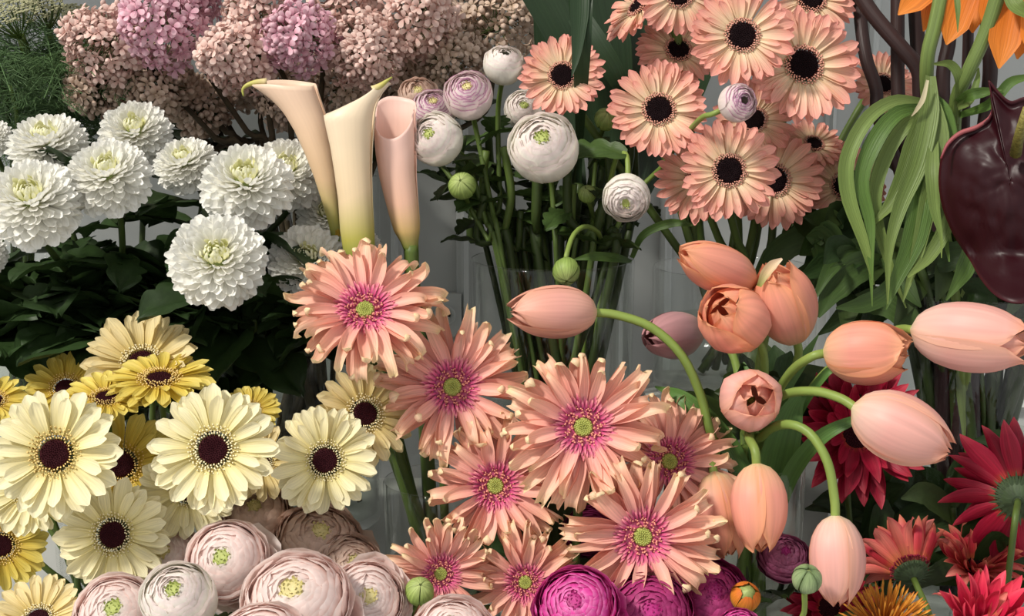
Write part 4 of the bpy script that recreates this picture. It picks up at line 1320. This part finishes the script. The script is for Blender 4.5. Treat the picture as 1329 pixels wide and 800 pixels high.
shoot('slim curved ranunculus leaf reaching right over the gap towards the tulips', [
    ([(820, 335, 1.64), (835, 305, 1.63), (870, 290, 1.62), (905, 293, 1.61)], [6, 10, 12, 2], .3),
    ([(820, 340, 1.66), (800, 335, 1.62), (770, 333, 1.60), (745, 337, 1.60)], [5, 12, 12, 2], .2)], 'ranunculus_leaf', 'foliage', leafmd_m, vase=V_ran)

# ------------------------------------------------------------------ crown imperials, dark stems, strap leaves
or_m = petal_mat('crown imperial petal', [(0, '#B85A1C'), (.5, '#DE7A26'), (1, '#E48A34')], vein=.14, vscale=(1.2, 16), rand=.08, trans=.25)
bell = [ribbon([V((0, 0, 0)), V((.35, 0, .05)), V((.75, 0, .03)), V((1, 0, -.03))], [.22, .40, .36, .02], V((0, 0, 1)), .25, 4, 12).mesh('petal', or_m)]


def blade(root, name, me, a, b, wscale=1.0, roll=0.0):
    p, q = P(*a), P(*b)
    x = (q - p)
    L = x.length
    x.normalize()
    z = (-FWD - x * (-FWD).dot(x)).normalized()
    y = z.cross(x)
    m = MX((x, y, z)).transposed().to_4x4()
    part(root, name, me, MX.Translation(p) @ m @ RX(roll) @ S3(L, L * wscale, L))


def crown(label, petals, stalk, leaves):
    root = thing('crown_imperial', label, 'flower', V((V_cro.c.x + petals[0][0] % 7 * .004, V_cro.c.y, TABLE + .02)), 'crown imperials')
    for (x0, y0, x1, y1, d, w, rl) in petals:
        blade(root, 'petal', bell[0], (x0, y0, d), (x1, y1, d - .01), w, rl)
    st = [P(*p) for p in stalk] + [V((root.location.x, root.location.y, TABLE + .025))]
    part(root, 'stem', B().tube(bez(st, 26), lambda t: lerp(.0075, .006, t), 9).mesh('stem', leaflt_m))
    for k, (pts, w, fold) in enumerate(leaves):
        leaf_px(root, pts, [x * .98 for x in w], (leaflt_m, leafst_m, leaflt_m)[k % 3], fold, twist=(.3, -.35, .15, -.2)[k % 4])
    return root


leafst_m = petal_mat('strap leaf deeper green', [(0, '#5E7C3A'), (.6, '#587634'), (1, '#67843E')], vein=.22, vscale=(1.2, 26), rough=.42, trans=.2, rand=.15)
crown('left crown imperial, orange bells cut by the top edge over the blackish stems',
      [(1235, -40, 1166, 18, 1.52, 1.0, .3), (1225, -50, 1200, 40, 1.53, .9, -.3), (1260, -40, 1229, 57, 1.50, 1.05, .1), (1268, -50, 1262, 42, 1.54, 1.0, .4), (1215, -55, 1185, 12, 1.55, .9, .2)],
      [(1226, -30, 1.50), (1214, 30, 1.495), (1203, 80, 1.50), (1206, 150, 1.53), (1225, 300, 1.58), (1240, 380, 1.61)],
      [([(1196, 132, 1.50), (1160, 131, 1.49), (1125, 155, 1.48), (1100, 205, 1.475), (1101, 255, 1.475), (1122, 318, 1.475), (1134, 370, 1.475)], [10, 16, 20, 22, 22, 15, 2], .3),
       ([(1196, 140, 1.50), (1163, 148, 1.485), (1134, 185, 1.48), (1118, 235, 1.48), (1129, 288, 1.478), (1130, 340, 1.475), (1132, 398, 1.475)], [12, 20, 24, 20, 14, 8, 1], .3),
       ([(1208, 98, 1.495), (1206, 145, 1.48), (1192, 210, 1.47), (1168, 270, 1.468), (1154, 325, 1.466), (1152, 395, 1.466)], [14, 28, 28, 20, 12, 2], .3),
       ([(1205, 125, 1.49), (1186, 190, 1.485), (1165, 250, 1.483), (1135, 290, 1.483)], [12, 28, 24, 4], .3),
       ([(1205, 160, 1.50), (1198, 245, 1.476), (1186, 310, 1.472), (1163, 365, 1.472), (1150, 402, 1.472)], [14, 36, 34, 18, 2], .25),
       ([(1213, 160, 1.49), (1210, 220, 1.462), (1213, 270, 1.46), (1221, 305, 1.46), (1222, 335, 1.46)], [10, 20, 14, 5, 1], .3),
       ([(1206, 110, 1.492), (1222, 180, 1.478), (1205, 260, 1.474), (1190, 330, 1.474), (1172, 392, 1.476)], [12, 22, 26, 18, 2], .3),
       ([(1206, 120, 1.50), (1230, 150, 1.49), (1236, 220, 1.485), (1226, 290, 1.483), (1232, 340, 1.483)], [10, 16, 18, 12, 2], .3),
       ([(1205, 150, 1.50), (1178, 160, 1.49), (1150, 200, 1.49), (1135, 260, 1.488), (1150, 330, 1.486), (1176, 400, 1.486)], [10, 20, 22, 20, 14, 2], .3)])
crown('right crown imperial, orange bells hanging lowest at the top right corner',
      [(1320, -40, 1297, 88, 1.46, .85, .2), (1330, -30, 1322, 76, 1.48, 1.0, -.2), (1350, -40, 1345, 80, 1.45, 1.0, .1), (1300, -50, 1280, 40, 1.49, .9, .3), (1318, -50, 1312, 60, 1.51, 1.1, .5)],
      [(1302, -30, 1.45), (1280, 40, 1.46), (1256, 95, 1.47), (1240, 140, 1.50), (1240, 250, 1.56), (1250, 380, 1.61)],
      [([(1243, 140, 1.49), (1246, 105, 1.47), (1234, 84, 1.465), (1212, 83, 1.46)], [10, 14, 12, 3], .3),
       ([(1240, 135, 1.49), (1258, 124, 1.46), (1275, 120, 1.455), (1300, 116, 1.45)], [10, 16, 14, 3], .3),
       ([(1242, 140, 1.49), (1258, 130, 1.47), (1268, 105, 1.468), (1270, 88, 1.468)], [8, 12, 8, 2], .3),
       ([(1240, 160, 1.50), (1232, 220, 1.49), (1228, 290, 1.48), (1206, 332, 1.475), (1178, 360, 1.47)], [10, 16, 20, 18, 3], .3),
       ([(1250, 250, 1.52), (1262, 310, 1.50), (1252, 350, 1.49), (1228, 390, 1.485)], [12, 26, 28, 3], .3),
       ([(1310, -20, 1.44), (1318, 5, 1.43), (1340, 22, 1.43)], [24, 22, 10], .3),
       ([(1240, -20, 1.45), (1243, 10, 1.445), (1243, 42, 1.445)], [10, 8, 1], .3),
       ([(1245, 150, 1.5), (1285, 135, 1.46), (1310, 108, 1.45), (1332, 100, 1.45)], [8, 14, 14, 8], .3)])
shoot('dry pale leaf hooked on the crown imperial stalk', [([(1204, 104, 1.478), (1198, 128, 1.474), (1190, 142, 1.472), (1183, 151, 1.47)], [4, 7, 5, 1], .2)],
      'dry_leaf', 'foliage', petal_mat('dry leaf', [(0, '#C8BE9C'), (1, '#B8AA88')], trans=.1), vase=V_cro)
dst_m = petal_mat('blackish stem', [(0, '#33211F'), (1, '#281A1C')], vein=.15, vscale=(6, 3), rand=.1, trans=0, rough=.5)
for lb, pts, w in [
    ('blackish stem crossing diagonally from the top edge', [(1100, -40, 1.58), (1128, 12, 1.57), (1170, 62, 1.56), (1192, 92, 1.56), (1196, 140, 1.57), (1215, 280, 1.60)], 21),
    ('blackish stem bowing left of the diagonal one', [(1112, -40, 1.63), (1117, 25, 1.63), (1124, 75, 1.62), (1137, 115, 1.62), (1142, 160, 1.62), (1185, 300, 1.63)], 18),
    ('straight blackish stem behind the diagonal one', [(1165, -40, 1.64), (1165, 60, 1.64), (1166, 130, 1.64), (1172, 190, 1.64), (1210, 300, 1.64)], 19),
    ('straight greyish stem just right of the straight blackish one', [(1187, -40, 1.66), (1190, 40, 1.66), (1198, 130, 1.66), (1225, 300, 1.66)], 21),
    ('blackish stem under the left orange bells', [(1236, -40, 1.60), (1232, 50, 1.60), (1224, 100, 1.60), (1228, 200, 1.61), (1240, 310, 1.62)], 19),
    ('blackish stem under the right orange bells', [(1275, -30, 1.60), (1285, 70, 1.60), (1282, 130, 1.60), (1270, 220, 1.61), (1260, 330, 1.62)], 20),
    ('blackish stem between the two orange flowers', [(1258, -30, 1.64), (1256, 70, 1.64), (1252, 150, 1.64), (1250, 330, 1.64)], 15),
]:
    rg = random.Random(len(lb))
    end = V((V_cro.c.x + rg.uniform(-.03, .03), V_cro.c.y + rg.uniform(-.03, .03), TABLE + .02))
    root = thing('flower_stem', lb, 'stem', end)
    stem(root, [P(*p) for p in pts] + [end], w / 2 * 1.6 / FPX, dst_m, 26)
for i in range(30):
    rg = random.Random(60 + i)
    top = P(lerp(1075, 1400, (i * 7 % 30) / 29), rg.uniform(250, 440), rg.uniform(1.60, 1.70))
    pts = V_cro.route(top, V((rg.uniform(-.2, .2), -.1, .95)).normalized(), rg, .05, .95)
    root = thing('leafy_shoot', 'dark green leafy shoot in the vase under the anthurium', 'foliage', pts[-1], 'leafy shoots under the anthurium')
    stem(root, pts, rg.uniform(.004, .006), stemdk_m)
    for k in range(6):
        a = bez(pts, 20)[rg.randint(0, 12)]
        dr = V((rg.uniform(-1, 1), rg.uniform(-.6, .2), rg.uniform(-.3, .7))).normalized()
        b = a + dr * rg.uniform(.06, .11)
        part(root, 'leaf', ribbon([a, lerp(a, b, .5) + V((0, 0, .015)), b - V((0, 0, .015))], [.006, .03, .028, .002], None, .25, 4, 12).mesh('leaf', rg.choice([leafrn_m, leafdk_m, stemdk_m])))
shoot('broad dark green leaves drooping left of the strap leaves, under the shaded gerbera', [
    ([(1150, 330, 1.62), (1115, 320, 1.58), (1080, 345, 1.56), (1055, 392, 1.55)], [10, 24, 22, 3], .3),
    ([(1160, 345, 1.62), (1120, 345, 1.57), (1085, 370, 1.56), (1062, 412, 1.55)], [14, 40, 42, 4], .3),
    ([(1160, 320, 1.62), (1110, 300, 1.62), (1075, 320, 1.62), (1052, 372, 1.62)], [8, 20, 16, 3], .3),
    ([(1165, 350, 1.60), (1150, 380, 1.56), (1120, 395, 1.55), (1085, 400, 1.55)], [10, 26, 24, 3], .3)], 'broad_leaf', 'foliage', leafrn_m, vase=V_cro)

for vz, n, x0, x1, y0, y1, lb, gp in ((V_red, 8, 1115, 1225, 600, 720, 'dark leafy shoot among the crimson gerberas', 'leafy shoots among the crimson gerberas'),
                                  (V_re2, 7, 1215, 1345, 590, 720, 'dark leafy shoot under the crimson gerbera seen from behind', 'leafy shoots at the right edge'),
                                  (V_cor, 8, 600, 900, 620, 740, 'dark leafy shoot low behind the coral gerberas', 'leafy shoots behind the coral gerberas'),
                                  (V_tul, 8, 930, 1035, 470, 640, 'dark leafy shoot inside the tulip bunch', 'leafy shoots inside the tulip bunch')):
    for i in range(n):
        rg = random.Random(int(x0) + i)
        top = P(lerp(x0, x1, i / (n - 1)), rg.uniform(y0, y1), rg.uniform(1.60, 1.68) if vz is V_red else rg.uniform(1.52, 1.60))
        pts = vz.route(top, V((rg.uniform(-.2, .2), -.1, .95)).normalized(), rg, .03, .9)
        root = thing('leafy_shoot', lb, 'foliage', pts[-1], gp)
        stem(root, pts, rg.uniform(.003, .0045), stemdk_m)
        for k in range(5):
            a = bez(pts, 20)[rg.randint(0, 12)]
            b = a + V((rg.uniform(-.6, .6), rg.uniform(-.2, .3), rg.uniform(-.2, .9))).normalized() * rg.uniform(.05, .09)
            part(root, 'leaf', ribbon([a, lerp(a, b, .5) + V((0, 0, .012)), b - V((0, 0, .01))], [.006, .024, .022, .002], None, .25, 4, 12).mesh('leaf', rg.choice([leafdk_m, stemdk_m])))

# ------------------------------------------------------------------ anthurium
an_m = bpy.data.materials.new('anthurium spathe')
an_m.use_nodes = True
nt = an_m.node_tree
pb = nt.nodes['Principled BSDF']
uvn = nt.nodes.new('ShaderNodeUVMap'); sp = nt.nodes.new('ShaderNodeSeparateXYZ'); rmp = nt.nodes.new('ShaderNodeValToRGB')
nt.links.new(uvn.outputs[0], sp.inputs[0]); nt.links.new(sp.outputs[0], rmp.inputs[0]); nt.links.new(rmp.outputs[0], pb.inputs[0])
rmp.color_ramp.elements[0].color = lin('#26040B'); rmp.color_ramp.elements[1].color = lin('#3A0A14')
e = rmp.color_ramp.elements.new(.965); e.color = lin('#26040B')
pb.inputs['Roughness'].default_value = .42
pb.inputs['Specular IOR Level'].default_value = .25
pb.inputs['Coat Weight'].default_value = .0
pb.inputs['Coat Roughness'].default_value = .15
OUT = [(1283, 104), (1286, 128), (1284, 152), (1262, 166), (1240, 174), (1225, 194), (1219, 230), (1223, 265), (1236, 300), (1257, 335), (1272, 362), (1290, 383), (1312, 394), (1338, 392), (1368, 372), (1392, 330), (1402, 280), (1400, 230), (1385, 180), (1358, 142), (1332, 126), (1312, 131), (1297, 119)]
AC = (1312, 235)
root = thing('anthurium', 'dark burgundy glossy heart-shaped anthurium cut by the right edge', 'flower', V((V_cro.c.x + .03, V_cro.c.y - .03, TABLE + .02)))


def an_f(t, s):
    k = (s + 1) / 2 * len(OUT)
    i = int(k) % len(OUT)
    w = k - int(k)
    p0, p1, p2, p3 = OUT[i - 1], OUT[i], OUT[(i + 1) % len(OUT)], OUT[(i + 2) % len(OUT)]
    cr = lambda a, b, c, d: .5 * (2 * b + (c - a) * w + (2 * a - 5 * b + 4 * c - d) * w * w + (3 * b - a - 3 * c + d) * w ** 3)
    ox, oy = cr(p0[0], p1[0], p2[0], p3[0]), cr(p0[1], p1[1], p2[1], p3[1])
    x, y = lerp(AC[0], ox, t), lerp(AC[1], oy, t)
    bump = (.0045 * NZ.noise(V((x * .035, y * .035, 2.0))) + .0022 * NZ.noise(V((x * .09, y * .09, 7.0)))) * (1 - t ** 8)
    dep = 1.40 + .035 * t ** 2.2 - .0005 * (x - AC[0]) * .4 + bump - .012 * max(0, t - .9) * 10 * (1 if oy < 200 else .3)
    dep += .0002 * (y - 235) * (.5 if y > 235 else .2) - .0012 * max(0, y - 330) * 1.0
    return P(x, y, dep)


o = part(root, 'spathe', B().grid(22, 88, an_f).mesh('spathe', an_m))
sm = o.modifiers.new('thickness', 'SOLIDIFY'); sm.thickness = .0014
part(root, 'curled_margin', B().tube(bez([P(1221, 206, 1.424), P(1230, 187, 1.427), P(1246, 173, 1.428), P(1268, 165, 1.428), P(1284, 153, 1.428), P(1289, 138, 1.428)], 20), lambda t: .0022 * math.sin(PI * min(1, .12 + t * .8)), 8).mesh('curled_margin', petal_mat('anthurium margin', [(0, '#7A3038'), (.5, '#A05A5C'), (1, '#7A3038')], trans=0)), label='dusty pink curled edge')
sdx = petal_mat('anthurium spadix', [(0, '#6E6A30'), (1, '#8A8040')], vein=.3, vscale=(30, 8), trans=0)
part(root, 'spadix', B().tube([P(1318, 200, 1.385), P(1324, 170, 1.36), P(1332, 140, 1.345)], lambda t: .0055 * (1 - .45 * t), 10).mesh('spadix', sdx))
stem(root, [P(1318, 205, 1.415), P(1320, 240, 1.46), P(1300, 330, 1.55), V_cro.c, root.location.copy()], .0035, stem_m)

# ------------------------------------------------------------------ umbels and feathery greenery at the top left
um_m = petal_mat('umbel floret', [(0, '#8A9068'), (1, '#B8B490')], vein=.05, rand=.2, trans=.1)
fe_m = petal_mat('feathery leaf', [(0, '#4E6A40'), (1, '#5E7A4E')], vein=.05, trans=.1)
flo = B()
for k in range(5):
    flo.add(B().lathe([(.1, 0), (.32, .1), (.2, .25), (.001, .28)], 5), RZ(k * 1.257) @ T(.4, 0, 0))
for i, (lb, px, py, d, r) in enumerate([
    ('green umbel cut by the top edge at the far left, turned down', 12, 18, 1.86, 42),
    ('green umbel just right of the far left one, against the lilac', 52, 12, 1.90, 36),
    ('small pale umbel behind the leftmost lilac cluster', 88, 22, 1.96, 30)]):
    rg = random.Random(i + 31)
    c = P(px, py, d)
    n = V((rg.uniform(-.2, .2), -.45, .85)).normalized()
    R = r * d / FPX
    base = c - n * R * .9
    pts = V_dil.route(base, (n + V((0, 0, 1))).normalized(), rg, .05)
    root = thing('green_umbel', lb, 'flower', pts[-1], 'green umbels')
    H = frame(c, n, 0)
    fl, ry = B(), B()
    for j in range(26):
        u = math.sqrt((j + .5) / 26)
        a = j * 2.39996
        tip = V((u * R * math.cos(a), u * R * math.sin(a), R * .25 * (1 - u * u)))
        ry.tube([V((0, 0, -R * .9)), lerp(V((0, 0, -R * .9)), tip, .6) + V((0, 0, -.004)), tip], .0007, 4, False)
        for q in range(14):
            p = tip + V((rg.uniform(-1, 1), rg.uniform(-1, 1), rg.uniform(-.3, .6))) * R * .17
            fl.add(flo, MX.Translation(p) @ S(.0030))
    part(root, 'florets', fl.mesh('florets', um_m), H, 'stuff')
    part(root, 'rays', ry.mesh('rays', stem_m), H, 'stuff')
    stem(root, pts, .0038, stem_m)


def feather(rg, n=9, L=.12):
    b = B()
    axis = [V((0, 0, 0)), V((L * .4, 0, .015)), V((L, 0, -.02))]
    b.tube(bez(axis, 8), .0007, 4, False)
    for i in range(1, n):
        t = i / n
        o = bez(axis, 20)[int(t * 20)]
        for sd in (-1, 1):
            ln = L * .42 * (1 - t * .6)
            e = o + V((ln * .6, sd * ln * .8, rg.uniform(-.015, .015)))
            mid = lerp(o, e, .5) + V((0, 0, .006))
            b.tube([o, mid, e], .0005, 3, False)
            for q in range(1, 4):
                c = lerp(o, e, q / 4)
                for s2 in (-1, 1):
                    b.tube([c, c + V((ln * .24, s2 * ln * .16, rg.uniform(-.008, .008)))], .00042, 3, False)
    return b.mesh('leaf', fe_m)


rg = random.Random(8)
fea = [feather(rg) for _ in range(3)]
for i in range(8):
    rg = random.Random(40 + i)
    top = P(lerp(-20, 95, i / 7), rg.uniform(40, 150), rg.uniform(1.80, 1.95))
    pts = V_dil.route(top, V((rg.uniform(-.2, .2), -.2, .95)).normalized(), rg, .04)
    root = thing('feathery_shoot', 'feathery green shoot of thread-like leaves at the upper left', 'foliage', pts[-1], 'feathery green shoots')
    stem(root, pts, .0028, rg.choice([stem_m, stemdk_m]))
    leaves_on(root, pts, fea, 13, 1.0, rg, .0, .55)
# dark leaves behind the umbels and on the lilac branches
lil_leaf = [simple_leaf(.55, -.5, .25, i).mesh('leaf', stemdk_m) for i in range(2)]
for i in range(9):
    rg = random.Random(140 + i)
    top = P(lerp(60, 640, i / 8), rg.uniform(70, 150), rg.uniform(1.96, 2.02))
    pts = V_lil.route(top, V((rg.uniform(-.3, .3), -.1, .9)).normalized(), rg, .05, .9)
    root = thing('lilac_twig', 'bare dark lilac twig with a few leaves behind the flower clusters', 'twig', pts[-1], 'dark lilac twigs')
    stem(root, pts, .0035, twig_m)
    leaves_on(root, pts, lil_leaf, 8, .06, rg, 0, .5)
